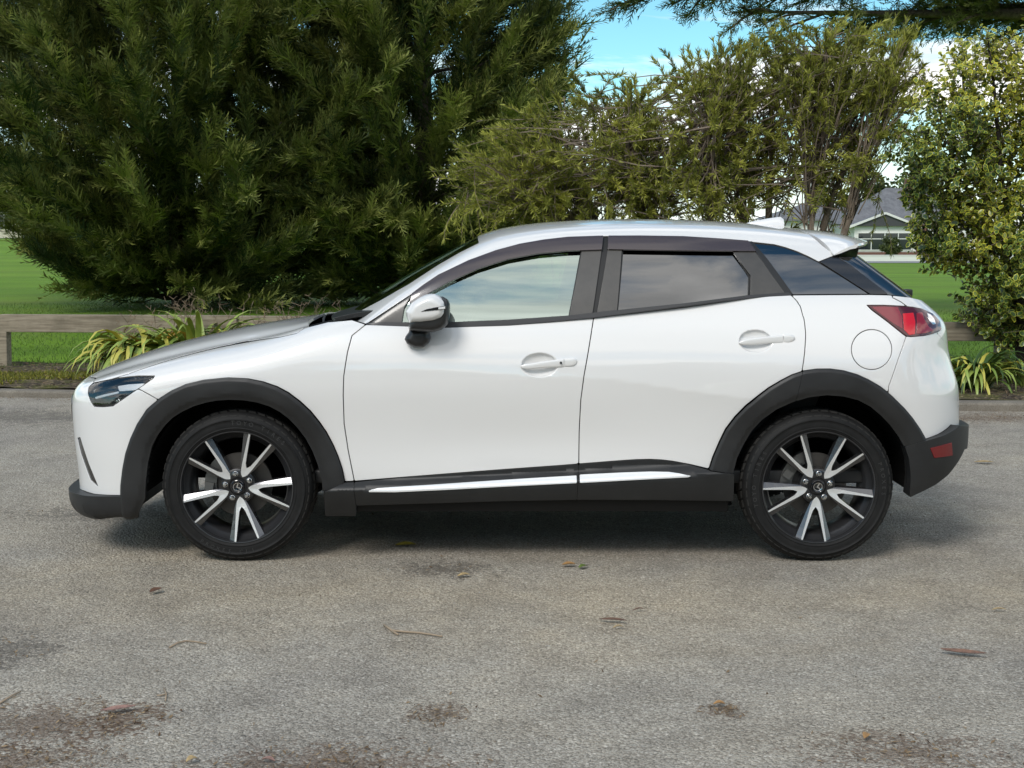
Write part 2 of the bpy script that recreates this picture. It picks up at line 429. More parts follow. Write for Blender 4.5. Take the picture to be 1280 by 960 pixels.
M_ASPH = mat('weathered_chip_asphalt', (0.17, 0.165, 0.15), 0.88, spec=0.3, fn=_asphalt)
def grid_sheet(name, xs, ys, zf, m, kind='structure'):
    X, Y = np.meshgrid(xs, ys, indexing='ij'); V = np.stack([X.ravel(), Y.ravel(), zf(X, Y).ravel()], 1); n = len(ys)
    i, j = np.meshgrid(np.arange(len(xs) - 1), np.arange(n - 1), indexing='ij'); k = (i * n + j).ravel()
    o = link(name, mesh_np(name, V, np.stack([k, k + n, k + n + 1, k + 1], 1), m)); o['kind'] = kind; return o
xs = np.linspace(-40, 40, 81)
V = []; nx = len(xs); ys_t = np.linspace(0, 1, 61) ** 1.0
X, T_ = np.meshgrid(xs, ys_t, indexing='ij'); Yb = -26 + T_ * (kerb_y(X) + 0.02 + 26)
Zb = 0.006 * np.sin(X * 1.3 + Yb * .7) * np.sin(Yb * 1.1 - X * .4) * np.clip((np.abs(Yb - 1) - 1.6) / 2, 0, 1) 
i, j = np.meshgrid(np.arange(nx - 1), np.arange(60), indexing='ij'); k = (i * 61 + j).ravel()
drive = link('driveway', mesh_np('driveway', np.stack([X.ravel(), Yb.ravel(), Zb.ravel()], 1), np.stack([k, k + 61, k + 62, k + 1], 1), M_ASPH)); drive['kind'] = 'structure'
# kerb of cast lengths
def _conc(t, b):
    c = nd(t, 'ShaderNodeTexCoord').outputs['Object']
    n = noise_(t, 4, 8, 0.7, c); g = noise_(t, 90, 3, 0.6, c)
    col = ramp_(t, n, [(0.3, (0.07, 0.055, 0.038)), (0.5, (0.17, 0.142, 0.105)), (0.75, (0.29, 0.255, 0.20))])
    t.links.new(mixc(t, 0.5, col, ramp_(t, g, [(0.3, (0.10, 0.09, 0.075)), (0.7, (0.30, 0.275, 0.235))])), b.inputs['Base Color']); bump_(t, b, g, 0.5, 0.006)
M_CONC = mat('stained_concrete', (0.28, 0.27, 0.24), 0.9, fn=_conc)
kerb = tag(link('kerb', None, None, (0, kerb_y(0), 0)), kind='structure')
kdir = math.atan2(-0.118, 1)
kmesh = None
for i in range(-14, 15):
    x = i * 1.22
    if kmesh is None:
        mb = MB(); mb.prism([(0, -.05), (0, .055), (.015, .070), (.135, .076), (.15, .06), (.15, -.05)], 0, 1.208, axis='x')
        mb.v = [(a, b, c) for a, b, c in mb.v]; o = mb.build('kerb_block', M_CONC, kerb, False, .006); kmesh = o.data
    else: o = link('kerb_block', kmesh, kerb)
    o.location = (x, kerb_y(x) - kerb_y(0), random.uniform(-.022, .008)); o.rotation_euler = (random.uniform(-.05, .05), random.uniform(-.012, .012), kdir + random.uniform(-.014, .014))
# garden bed between kerb and fence
def _soil(t, b):
    c = nd(t, 'ShaderNodeTexCoord').outputs['Object']
    n = noise_(t, 3, 8, 0.7, c); g = noise_(t, 45, 5, 0.7, c); v = nd(t, 'ShaderNodeTexVoronoi', i_Scale=38.0); t.links.new(c, v.inputs[0])
    sp = nd(t, 'ShaderNodeSeparateColor'); t.links.new(v.outputs['Color'], sp.inputs[0])
    col = ramp_(t, sp.outputs[0], [(0, (0.05, 0.038, 0.027)), (.6, (0.105, 0.085, 0.062)), (.9, (0.20, 0.15, 0.095)), (1, (0.30, 0.24, 0.15))])
    moss = ramp_(t, n, [(0.48, (0,) * 3), (0.62, (0.75,) * 3)])
    t.links.new(mixc(t, moss, col, ramp_(t, g, [(0.3, (0.06, 0.075, 0.015)), (0.7, (0.19, 0.19, 0.04))])), b.inputs['Base Color']); bump_(t, b, g, 0.8, 0.03)
M_SOIL = mat('bare_soil_with_moss', (0.1, 0.08, 0.06), 0.95, spec=0.15, fn=_soil)
X, T_ = np.meshgrid(np.linspace(-30, 30, 181), np.linspace(0, 1, 25), indexing='ij'); Yb = kerb_y(X) + .13 + T_ * (fence_y(X) + .5 - kerb_y(X))
Zb = .072 + .035 * np.sin(X * 2.1 + 3 * Yb) * np.sin(Yb * 2.7 - X) * np.sin(np.pi * T_) + rng.normal(0, .010, X.shape) - .03 * T_ ** 4
i, j = np.meshgrid(np.arange(180), np.arange(24), indexing='ij'); k = (i * 25 + j).ravel()
bed = link('garden_bed', mesh_np('garden_bed', np.stack([X.ravel(), Yb.ravel(), Zb.ravel()], 1), np.stack([k, k + 25, k + 26, k + 1], 1), M_SOIL)); bed['kind'] = 'structure'
# park lawn out to the horizon
def _lawn(t, b):
    c = nd(t, 'ShaderNodeTexCoord').outputs['Object']
    mp_ = nd(t, 'ShaderNodeMapping'); mp_.inputs['Scale'].default_value = (0.06, 0.42, 1); mp_.inputs['Rotation'].default_value = (0, 0, R(5)); t.links.new(c, mp_.inputs[0])
    st = noise_(t, 1.0, 3, 0.5, mp_.outputs[0]); n = noise_(t, 0.35, 6, 0.6, c); g = noise_(t, 30, 5, 0.75, c)
    col = ramp_(t, st, [(0.38, (0.10, 0.205, 0.014)), (0.62, (0.20, 0.355, 0.024))])
    col = mixc(t, 0.6, col, ramp_(t, n, [(0.3, (0.095, 0.185, 0.018)), (0.7, (0.165, 0.29, 0.030))]))
    wn_ = noise_(t, 0.16, 7, 0.7, c); col = mixc(t, ramp_(t, wn_, [(0.50, (0,) * 3), (0.72, (0.55,) * 3)]), col, (0.20, 0.22, 0.055))
    col = mixc(t, 1.0, col, ramp_(t, g, [(0.25, (0.6, 0.6, 0.55)), (0.7, (1.2, 1.2, 1.1))]), 'MULTIPLY')
    t.links.new(col, b.inputs['Base Color']); bump_(t, b, g, 0.6, 0.03)
M_LAWN = mat('mown_lawn', (0.07, 0.16, 0.03), 0.9, spec=0.2, fn=_lawn)
gx = np.unique(np.concatenate([np.linspace(-900, -60, 20), np.linspace(-60, 60, 121), np.linspace(60, 900, 20)]))
gy = np.unique(np.concatenate([np.linspace(-300, 6, 12), np.linspace(6, 40, 60), np.linspace(40, 120, 50), np.linspace(120, 1500, 20)]))
def zl(X, Y):
    edge = np.clip((Y - fence_y(X) + .25) / .5, 0, 1)
    return np.where(Y < 6.0, -0.10, -0.10 + (land(X, Y) + 0.10) * edge)
grid_sheet('lawn', gx, gy, zl, M_LAWN)
# far streets
M_ROAD = mat('pale_far_road', (0.25, 0.25, 0.25), 0.9)
for nm, x0, x1, y0, y1, rot in (('street', 2, 160, 96, 103, 0), ('street', -220, -20, 104, 112, 0)):
    xs_ = np.linspace(x0, x1, 40); ys_ = np.linspace(y0, y1, 4)
    grid_sheet(nm, xs_, ys_, lambda X, Y: land(X, Y) + .03, M_ROAD)

# ------------------------------------------------------------------ fence
def _wood(t, b):
    c = nd(t, 'ShaderNodeTexCoord').outputs['Object']
    mp_ = nd(t, 'ShaderNodeMapping'); mp_.inputs['Scale'].default_value = (0.7, 6, 12); t.links.new(c, mp_.inputs[0])
    g = noise_(t, 3.0, 8, 0.7, mp_.outputs[0], dist=0.6); n = noise_(t, 1.2, 6, 0.7, c)
    col = ramp_(t, g, [(0.3, (0.15, 0.12, 0.08)), (0.55, (0.32, 0.27, 0.195)), (0.8, (0.45, 0.395, 0.30))])
    t.links.new(mixc(t, ramp_(t, n, [(0.45, (0,) * 3), (0.7, (0.6,) * 3)]), col, (0.085, 0.070, 0.045)), b.inputs['Base Color']); bump_(t, b, g, 0.5, 0.006)
M_WOOD = mat('weathered_fence_timber', (0.22, 0.19, 0.14), 0.88, fn=_wood)
fdir = math.atan2(-0.09, 1)
fence = thing('fence', 'low weathered timber post-and-rail fence along the edge of the park lawn', 'fence', (0, fence_y(0), 0))
for i in range(-7, 8):
    x = -5.36 + 2.55 * (i + 2) - 0.0
    mb = MB(); mb.box(-.065, .065, -.06, .06, -.1, .46 + random.uniform(-.01, .01)); o = mb.build('post', M_WOOD, fence, False, .008)
    o.location = (x, fence_y(x) - fence_y(0) + .02, 0); o.rotation_euler = (random.uniform(-.02, .02), random.uniform(-.02, .02), fdir)
    mb = MB(); mb.box(0, 2.535, -.045, .045, 0, .185); o = mb.build('rail', M_WOOD, fence, False, .010)
    o.location = (x, fence_y(x) - fence_y(0) - .0, .425 + (.0 if i < 0 else -.03) + random.uniform(-.006, .006)); o.rotation_euler = (0, random.uniform(-.003, .003), fdir)

# ------------------------------------------------------------------ houses across the park
M_WHITEW = mat('white_weatherboard', (0.72, 0.71, 0.68), 0.7); M_CREAM = mat('cream_render', (0.55, 0.50, 0.40), 0.8)
M_BRICK = mat('dark_red_brick', (0.16, 0.075, 0.055), 0.85); M_ROOFT = mat('grey_roof_tiles', (0.13, 0.13, 0.14), 0.7, fn=lambda t, b: t.links.new(ramp_(t, noise_(t, 2.2, 5, 0.7), [(0.3, (0.10, 0.10, 0.11)), (0.7, (0.20, 0.20, 0.21))]), b.inputs['Base Color']))
M_PANE = mat('dark_window_pane', (0.02, 0.025, 0.03), 0.06, 0, 0.6); M_DGREY = mat('dark_gable_boarding', (0.055, 0.055, 0.058), 0.7)
def window(par, x0, x1, z0, z1, y, cols, rows):
    mb = MB(); fw = .07; 
    mb.box(x0 - fw, x1 + fw, y - .06, y, z1, z1 + fw); mb.box(x0 - fw, x1 + fw, y - .09, y, z0 - fw, z0)
    for i in range(cols + 1):
        a = x0 + (x1 - x0) * i / cols; mb.box(a - fw / 2, a + fw / 2, y - .05, y, z0, z1)
    for r in rows: mb.box(x0, x1, y - .045, y + .01, z0 + (z1 - z0) * r - fw / 2, z0 + (z1 - z0) * r + fw / 2)
    f = mb.build('window', M_WHITEW, par)
    zs = [0] + list(rows) + [1]
    for i in range(cols):
        for a, b in zip(zs, zs[1:]):
            p = MB(); p.box(x0 + (x1 - x0) * i / cols, x0 + (x1 - x0) * (i + 1) / cols, y - .02, y - .01, z0 + (z1 - z0) * a, z0 + (z1 - z0) * b); p.build('pane', M_PANE, f)
def hip_roof(par, x0, x1, y0, y1, z0, h, m=None, inset=None):
    mb = MB(); e = .5; x0 -= e; x1 += e; y0 -= e; y1 += e; d = min(x1 - x0, y1 - y0) / 2; ym = (y0 + y1) / 2; xm = (x0 + x1) / 2
    r = [(x0 + d, ym, z0 + h), (x1 - d, ym, z0 + h)] if x1 - x0 > y1 - y0 else [(xm, y0 + d, z0 + h), (xm, y1 - d, z0 + h)]
    mb.add([(x0, y0, z0), (x1, y0, z0), (x1, y1, z0), (x0, y1, z0)] + r, [(0, 1, 5, 4), (1, 2, 5), (2, 3, 4, 5), (3, 0, 4), (3, 2, 1, 0)] if x1 - x0 > y1 - y0 else [(0, 1, 4), (1, 2, 5, 4), (2, 3, 5), (3, 0, 4, 5), (3, 2, 1, 0)])
    mb.box(x0, x1, y0 - .02, y0 + .1, z0 - .18, z0 + .02); return mb.build('roof', m or M_ROOFT, par)
HX, HY = at_y(1100, 300, 116)[0], 116
hz_ = float(land(HX, HY))
hs = thing('house', 'white bay-fronted cottage with grey roof and brick base beyond the lawn, behind the car tail', 'house', (HX, HY, hz_))
mb = MB(); mb.box(-2.2, 9, 0, 8, .55, 2.9); mb.build('wall', M_WHITEW, hs); mb = MB(); mb.box(-2.25, 9.05, -.05, 8, 0, .55); mb.build('brick_base', M_BRICK, hs)
window(hs, -1.9, 2.7, .75, 2.15, -.0, 4, [.66]); window(hs, 4.6, 7.0, .75, 2.15, 0, 2, [.66])
mb = MB(); mb.prism([(-2.6, 2.75), (3.2, 2.75), (.3, 3.75)], -.35, 3, 0); mb.build('gable', M_DGREY, hs)
mb = MB()
for a, b in (((-2.9, 2.62), (.3, 3.86)), ((3.5, 2.62), (.3, 3.86))):
    n_ = 1; mb.tube([(a[0], -.42, a[1]), (b[0], -.42, b[1])], .13, 4)
mb.build('barge_board', M_WHITEW, hs)
mb = MB(); mb.box(3.1, 3.9, -.12, .0, 0, 2.9); mb.build('brick_pier', M_BRICK, hs)
rf = hip_roof(hs, -2.2, 9, 1.2, 9, 2.95, 3.2); mb = MB(); mb.box(3.2, 3.9, 4, 4.7, 4.6, 6.9); mb.build('chimney', M_BRICK, rf)
rf2 = MB(); rf2.prism([(-3.0, 2.66), (-2.8, 2.66), (.3, 3.85), (3.4, 2.66), (3.6, 2.66), (.3, 4.0)], -.4, 4, 0); rf2.build('gable_roof', M_ROOFT, hs)
h2x = at_y(1048, 290, 124)[0]; hz2 = float(land(h2x, 124))
hs2 = thing('house', 'low white house with flat dark eaves seen through the thin shrub stems above the spoiler', 'house', (h2x, 124, hz2))
mb = MB(); mb.box(-6, 3.6, 0, 8, 0, 3.3); mb.build('wall', M_WHITEW, hs2); hip_roof(hs2, -6, 3.6, 0, 8, 3.45, 1.6); window(hs2, -1.6, .6, 1.0, 2.4, -.0, 2, []); window(hs2, -5, -3, 1.0, 2.4, 0, 2, [])
h3x = at_y(-18, 290, 122)[0]; hz3 = float(land(h3x, 122))
hs3 = thing('house', 'cream house with pale roof at the far left edge beyond the lawn', 'house', (h3x, 122, hz3))
mb = MB(); mb.box(-7, 3.2, 0, 8, 0, 2.6); mb.build('wall', M_CREAM, hs3); hip_roof(hs3, -7, 3.2, 0, 8, 2.7, 1.9, mat('pale_iron_roof', (.42, .41, .38), .5))
window(hs3, 1.0, 2.4, .9, 2.1, 0, 2, []); window(hs3, -3, -1, .9, 2.1, 0, 2, [])
lw = thing('garden_wall', 'long low white wall along the far street in front of the cottage', 'wall', (HX, 104.5, float(land(HX, 104.5))))
mb = MB(); mb.box(-14, 40, 0, .2, -.2, .42); mb.build('wall_face', M_WHITEW, lw); mb = MB(); mb.box(-14, 40, -.04, .24, .42, .48); mb.build('coping', M_WHITEW, lw)

# ------------------------------------------------------------------ plants
def leaf_mat(name, ca, cb, rough=0.55, trans=0.25):
    """leaf colour runs from ca to cb with the mesh's own 'tint' (each leaf has its own)"""
    def fn(t, b):
        a = nd(t, 'ShaderNodeAttribute', attribute_name='tint')
        col = ramp_(t, a.outputs['Fac'], [(0, ca), (1, cb)])
        t.links.new(col, b.inputs['Base Color'])
        o = t.nodes['Material Output']; tr = nd(t, 'ShaderNodeBsdfTranslucent'); t.links.new(col, tr.inputs[0])
        mx = nd(t, 'ShaderNodeMixShader'); mx.inputs[0].default_value = trans
        t.links.new(b.outputs[0], mx.inputs[1]); t.links.new(tr.outputs[0], mx.inputs[2]); t.links.new(mx.outputs[0], o.inputs[0])
    return mat(name, ca, rough, spec=0.35, fn=fn)
def set_tint(me, vals):
    a = me.attributes.new('tint', 'FLOAT', 'POINT'); a.data.foreach_set('value', np.asarray(vals, np.float32))
def frames(D, rg):
    """an orthonormal frame for each direction"""
    D = unit(D); r = rg.normal(size=D.shape); U = unit(np.cross(D, r)); return D, U, np.cross(D, U)
def instance_tris(tmplV, tmplF, O, D, U, N, S, tint):
    """many copies of one small template in one mesh; template axes: x along, y across, z normal"""
    S = np.asarray(S)
    if S.ndim == 1: S = np.stack([S, S, S], 1)
    V = (O[:, None] + D[:, None] * (tmplV[None, :, :1] * S[:, None, :1]) + U[:, None] * (tmplV[None, :, 1:2] * S[:, None, 1:2]) + N[:, None] * (tmplV[None, :, 2:3] * S[:, None, 2:3]))
    n, k = len(O), len(tmplV)
    Fc = (tmplF[None] + (np.arange(n) * k)[:, None, None]).reshape(-1, tmplF.shape[1])
    return V.reshape(-1, 3), Fc, np.repeat(tint, k)
def spray_template(rg, pairs=4, wid=0.36):
    """flat feathery cypress spray, unit length: narrow forward-pointing leaflets on both sides"""
    v, f = [], []
    def tri(a, b, c): k = len(v); v.extend([a, b, c]); f.append((k, k + 1, k + 2))
    tri((0, -.035, 0), (0, .035, 0), (1.0, 0, .02))
    for i in range(pairs):
        x = .10 + .80 * i / pairs
        for s in (-1, 1):
            L = wid * (1.05 - .55 * i / pairs) * rg.uniform(.75, 1.2); a = R(rg.uniform(26, 46)); z = rg.uniform(-.09, .09)
            ex, ey = x + L * math.cos(a), s * L * math.sin(a); w_ = .050
            tri((x - w_, 0, 0), (x + w_ * 2.2, s * w_, 0), (ex, ey, z))
    return np.array(v), np.array(f)
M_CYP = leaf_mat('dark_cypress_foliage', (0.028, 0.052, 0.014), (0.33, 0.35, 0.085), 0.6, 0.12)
M_BARK = mat('rough_grey_brown_bark', (0.10, 0.078, 0.058), 0.9, fn=lambda t, b: (t.links.new(ramp_(t, noise_(t, 14, 7, 0.7), [(0.3, (0.045, 0.034, 0.025)), (0.7, (0.17, 0.135, 0.10))]), b.inputs['Base Color']), bump_(t, b, noise_(t, 25, 6, 0.7), 0.8, 0.02)))
def boughs_to_sprays(paths, dens, lenr, rg, up=0.25, spread=0.8, tintf=None, t0=0.25):
    """paths: (n, k, 3) bough polylines -> spray origins, directions, tints"""
    O, D, T = [], [], []
    n, k, _ = paths.shape
    for p in paths:
        L = np.linalg.norm(np.diff(p, axis=0), axis=1).sum(); m = max(4, int(L * dens))
        u = t0 + (1.06 - t0) * rg.random(m) ** 0.8; u = np.clip(u, 0, 1) * (k - 1); i = np.clip(u.astype(int), 0, k - 2); fr = (u - i)[:, None]
        pos = p[i] * (1 - fr) + p[i + 1] * fr; dr = unit(p[i + 1] - p[i])
        side = rg.normal(size=(m, 3)) * [1, 1, .55]; side -= (side * dr).sum(1, keepdims=True) * dr
        d = unit(dr + spread * unit(side) * rg.uniform(.3, 1.0, (m, 1)) + [0, 0, up])
        pos = pos + unit(side) * rg.uniform(0, .22, (m, 1)) * (1.15 - u[:, None] / (k - 1))
        O.append(pos); D.append(d); T.append(np.clip(rg.normal(.34, .15) + rg.normal(0, .26, m) + .30 * (u / (k - 1) - .6), 0, 1))  # wide tint spread puts bright highlights and dark gaps into the spray colour
    return np.concatenate(O), np.concatenate(D), np.concatenate(T)
def crown_mesh(name, O, D, T, S, tmpl, m, par, rg, flat=0.5, loc=None):
    """sprays lie roughly flat: their normals lean upwards"""
    N = unit(rg.normal(size=D.shape) * (1 - flat) + np.array([0, 0, 1.0]) * flat + 1e-6); U = unit(np.cross(N, D)); N = np.cross(D, U)
    V, Fc, tn = instance_tris(*tmpl, O, D, U, N, S, T)
    me = mesh_np(name, V, Fc, m, False); set_tint(me, tn); return link(name, me, par)
def conifer(label, base, height, radius, n_b, rg, dens=17, az=None, elev=(12, 42), prof=None, srange=(.30, .62), group=None, skew=(0, 0), hmin=.02, skirt=90, keep=None):
    root = thing('conifer_tree', label, 'tree', base, group=group)
    mb = MB(); mb.tube([(0, 0, -.1), (.05, 0, height * .3), (-.05, .05, height * .65), (0, 0, height * .97)], [.26, .2, .11, .02], 9)
    K = 7; paths = []
    for b in range(n_b):
        u = rg.random() ** 1.15; h = height * (hmin + (.93 - hmin) * u); a = rg.uniform(0, 2 * math.pi) if az is None else rg.uniform(*az)
        e = R(rg.uniform(*elev)) * (.75 + .5 * u); L = radius * prof(u) * rg.uniform(.72, 1.10)
        d = np.array([math.cos(a) * math.cos(e) + skew[0], math.sin(a) * math.cos(e) + skew[1], math.sin(e)]); d /= np.linalg.norm(d)
        t = np.linspace(0, 1, K)[:, None]; wob = np.cumsum(rg.normal(0, .035 * L, (K, 3)), 0)
        p = np.array([0, 0, h - .12 * L * (1 - u)]) + d * L * t + np.array([0, 0, 1]) * (.16 * L * t ** 2 - .10 * L * t) + wob * t
        p[:, 2] = np.maximum(p[:, 2], .12 + .1 * rg.random())
        paths.append(p)
    for b in range(skirt):                             # low boughs that close the crown down to the lawn
        a = rg.uniform(0, 6.283); e = R(rg.uniform(-4, 26)); L = radius * rg.uniform(.42, .72); t = np.linspace(0, 1, K)[:, None]
        p = np.array([0, 0, rg.uniform(.15, 1.5)]) + np.array([math.cos(a) * math.cos(e), math.sin(a) * math.cos(e), math.sin(e)]) * L * t + np.cumsum(rg.normal(0, .06, (K, 3)), 0) * t
        p[:, 2] = np.maximum(p[:, 2], .1 + .1 * rg.random()); paths.append(p)
    paths = np.array(paths)
    for p in paths[::4]: mb.tube([tuple(q) for q in p[:5]], [.035, .03, .024, .018, .012], 4, cap=False)
    mb.build('trunk', M_BARK, root, True)
    O, D, T = boughs_to_sprays(paths, dens, None, rg)
    if keep is not None: k = keep(O); O, D, T = O[k], D[k], T[k]
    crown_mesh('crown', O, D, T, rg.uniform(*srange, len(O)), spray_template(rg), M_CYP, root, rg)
    return root
rg = np.random.default_rng(11)
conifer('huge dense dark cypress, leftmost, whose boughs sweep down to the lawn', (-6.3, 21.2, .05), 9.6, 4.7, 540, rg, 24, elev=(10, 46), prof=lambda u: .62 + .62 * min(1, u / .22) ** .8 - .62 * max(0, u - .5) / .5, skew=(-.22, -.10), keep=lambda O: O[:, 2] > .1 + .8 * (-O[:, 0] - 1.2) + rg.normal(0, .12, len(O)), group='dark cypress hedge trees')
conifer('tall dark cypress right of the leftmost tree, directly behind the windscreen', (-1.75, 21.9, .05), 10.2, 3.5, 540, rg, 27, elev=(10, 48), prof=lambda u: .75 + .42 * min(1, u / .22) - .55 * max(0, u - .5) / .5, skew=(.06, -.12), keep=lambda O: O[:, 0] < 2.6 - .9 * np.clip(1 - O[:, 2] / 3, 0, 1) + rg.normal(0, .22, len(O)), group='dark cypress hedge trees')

# overhanging limbs of a big conifer whose trunk stands outside the frame on the right
def overhang(rg):
    root = thing('conifer_tree', 'big dark conifer at right whose horizontal limbs hang into the top of the view', 'tree', (11.5, 17.0, 0))
    mb = MB(); mb.tube([(0, 0, -.2), (.1, 0, 4), (0, .1, 9), (.1, 0, 13)], [.55, .45, .3, .05], 12)
    paths = []
    for h, a, L, sag in ((4.9, 181, 7.4, .0), (5.25, 187, 8.4, .25), (5.6, 174, 7.2, .2), (5.5, 195, 6.6, -.1), (6.2, 183, 9.0, .1), (6.4, 192, 8, .3), (6.8, 176, 8, .0), (7.4, 200, 7.5, .2), (7.9, 170, 6.4, .2), (5.0, 168, 5.6, .2), (6, 215, 5, .2), (8.4, 186, 6, .2), (5.55, 181, 9.7, .1), (5.9, 185, 10.0, .15), (5.15, 178, 9.0, .1), (6.3, 179, 9.6, .1)):
        t = np.linspace(0, 1, 7)[:, None]; d = np.array([math.cos(R(a)), math.sin(R(a)), 0.02])
        p = np.array([0, 0, h]) + d * L * t + np.array([0, 0, 1]) * (sag * np.sin(t * math.pi) - .10 * t) + np.cumsum(rg.normal(0, .06, (7, 3)), 0) * t
        mb.tube([tuple(q) for q in p], [.15, .13, .11, .085, .06, .04, .015], 7)
        for j in range(26):
            u = rg.uniform(.22, 1); i = min(5, int(u * 6)); q = p[i] * (1 - (u * 6 - i)) + p[i + 1] * (u * 6 - i)
            b = R(a + rg.choice([-1, 1]) * rg.uniform(25, 80)); l = rg.uniform(.6, 1.5) * (1.25 - .5 * u); e = np.array([math.cos(b), math.sin(b), rg.uniform(-.28, .22)])
            tt = np.linspace(0, 1, 5)[:, None]; paths.append(q + e * l * tt + np.array([0, 0, -.12]) * tt ** 2)
            mb.tube([tuple(x) for x in paths[-1][::2]], [.03, .02, .008], 4, cap=False)
    for j in range(70):
        h = rg.uniform(7, 12.6); a = rg.uniform(0, 6.28); l = rg.uniform(2, 4) * (13.4 - h) / 6; tt = np.linspace(0, 1, 5)[:, None]
        paths.append(np.array([0, 0, h]) + np.array([math.cos(a), math.sin(a), .1]) * l * tt)
    mb.build('trunk', M_BARK, root, True)
    O, D, T = boughs_to_sprays(np.array(paths), 36, None, rg, up=.02, spread=.9, t0=.1)
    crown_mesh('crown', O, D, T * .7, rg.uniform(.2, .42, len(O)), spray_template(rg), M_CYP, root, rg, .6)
overhang(rg)

# willowy olive shrub: arching stems with tufts of narrow leaves
M_OLIVE = leaf_mat('olive_narrow_leaves', (0.10, 0.122, 0.020), (0.52, 0.52, 0.10), 0.55, 0.3)
M_TWIG = mat('pale_brown_twigs', (0.20, 0.155, 0.115), 0.85, fn=lambda t, b: t.links.new(ramp_(t, noise_(t, 6, 5, 0.6), [(0.3, (0.11, 0.082, 0.06)), (0.7, (0.27, 0.215, 0.165))]), b.inputs['Base Color']))
def at_px(px, py, y): return at_y(px, py, y)
def willowy(rg):
    bx = at_z(1000, 480, .08)[0]; root = thing('shrub', 'tall straggly olive-green shrub of arching twigs behind the car roof', 'shrub', (2.0, 9.4, .05)); r0 = np.array([2.0, 9.4, .05])
    tw = MB(); Lp, Ld, Lt = [], [], []
    trunks = []
    for px0, px1, py1, r_ in ((985, 1085, 120, .055), (960, 985, 110, .05), (900, 860, 130, .05), (850, 760, 150, .05), (800, 690, 190, .045), (930, 930, 90, .045), (1010, 1120, 70, .04), (820, 640, 220, .04), (995, 1040, 60, .04)):
        y0 = rg.uniform(9.1, 9.8); a = at_y(px0, 420, y0); a[2] = .0; b = at_y(px1, py1, y0 + rg.uniform(-.5, .5))
        t = np.linspace(0, 1, 8)[:, None]; p = a + (b - a) * t + np.array([0, 0, 1]) * (.35 * np.sin(t * math.pi)) * (.4 if px1 > 900 else 1.0) + np.cumsum(rg.normal(0, .03, (8, 3)), 0) * t
        trunks.append(p); tw.tube([tuple(q - r0) for q in p], np.linspace(r_, r_ * .3, 8), 7)
    # crown outline in lobes (centre and half sizes measured in the photograph)
    lobes = [((640, 215), (105, 75), 130), ((740, 185), (130, 95), 250), ((860, 165), (130, 105), 260), ((970, 140), (110, 110), 185), ((1050, 105), (95, 85), 95), ((1000, 225), (70, 70), 26), ((955, 75), (110, 48), 120), ((1085, 70), (75, 62), 95), ((1052, 232), (46, 44), 26), ((1098, 150), (46, 90), 80), ((1132, 110), (34, 70), 36), ((700, 255), (130, 55), 150), ((850, 250), (130, 55), 150)]
    for (cx, cy), (sx, sy), n in lobes:
        c = at_y(cx, cy, 9.4); s = np.array([sx / 116, .75, sy / 116])
        for _ in range(n):
            q = rg.normal(size=3); q /= np.linalg.norm(q); rr = rg.uniform(.35, 1.05) ** .7; tip = c + q * s * rr
            tr = trunks[rg.integers(len(trunks))] if rg.random() < .25 else min(trunks, key=lambda p: np.linalg.norm(p[5] - tip)); ku = rg.uniform(2.5, 6.9); ki = int(ku); o = tr[ki] * (1 - ku + ki) + tr[ki + 1] * (ku - ki) + rg.normal(0, .03, 3)
            mid = (o * .35 + tip * .65) + np.array([0, 0, rg.uniform(.05, .30)])
            L = np.linalg.norm(tip - o); 
            if L > 1.6: o = tip + (o - tip) * 1.6 / L; mid = (o * .4 + tip * .6) + np.array([0, 0, rg.uniform(.02, .2)])
            t = np.linspace(0, 1, 7)[:, None]; p = o * (1 - t) ** 2 + 2 * mid * t * (1 - t) + tip * t ** 2 + rg.normal(0, .012, (7, 3))
            tw.tube([tuple(x - r0) for x in p], np.linspace(.0095, .003, 7), 3, cap=False)
            # leafy tufts along the outer part
            m = rg.integers(68, 108); u = (rg.uniform(.52, 1.0, m) ** .9) * 6; i = np.clip(u.astype(int), 0, 5); fr = (u - i)[:, None]
            pos = p[i] * (1 - fr) + p[i + 1] * fr; dr = unit(p[i + 1] - p[i]); sd_ = rg.normal(size=(m, 3)); sd_ -= (sd_ * dr).sum(1, keepdims=True) * dr
            Lp.append(pos - r0); Ld.append(unit(dr * rg.uniform(.5, 1.1, (m, 1)) + unit(sd_) * .70 + [0, 0, .30])); Lt.append(np.clip(rg.normal(.42, .2) + rg.normal(0, .15, m) + .15 * (u / 6 - .6), 0, 1))
            # drooping tails
        for _ in range(n // 9 if cy > 200 else n // 30):
            q = rg.normal(size=3); q /= np.linalg.norm(q); a = c + q * s * rg.uniform(.5, .95); l = rg.uniform(.3, .8)
            t = np.linspace(0, 1, 5)[:, None]; d = np.array([rg.normal(0, .25), rg.normal(0, .2), -1]); p = a + d * l * t + np.array([q[0] * .15, 0, 0]) * np.sin(t * 2)
            tw.tube([tuple(x - r0) for x in p], np.linspace(.006, .002, 5), 3, cap=False)
            m = 60; u = rg.uniform(.2, 1, m) * 4; i = np.clip(u.astype(int), 0, 3); fr = (u - i)[:, None]; pos = p[i] * (1 - fr) + p[i + 1] * fr
            Lp.append(pos - r0); Ld.append(unit(np.array([0, 0, -1.0]) + rg.normal(0, .45, (m, 3)))); Lt.append(np.clip(rg.normal(.5, .2) + rg.normal(0, .15, m), 0, 1))
    tw.build('branches', M_TWIG, root, False, fix=False)
    O, D, T = map(np.concatenate, (Lp, Ld, Lt)); D, U, N = frames(D, rg)
    tv = np.array([(0, -.02, 0), (.35, -.085, .01), (1, 0, 0), (.35, .085, .01)]); tf = np.array([(0, 1, 2, 3)])
    V, Fc, tn = instance_tris(tv, tf, O, D, U, N, rg.uniform(.045, .092, len(O)), T)
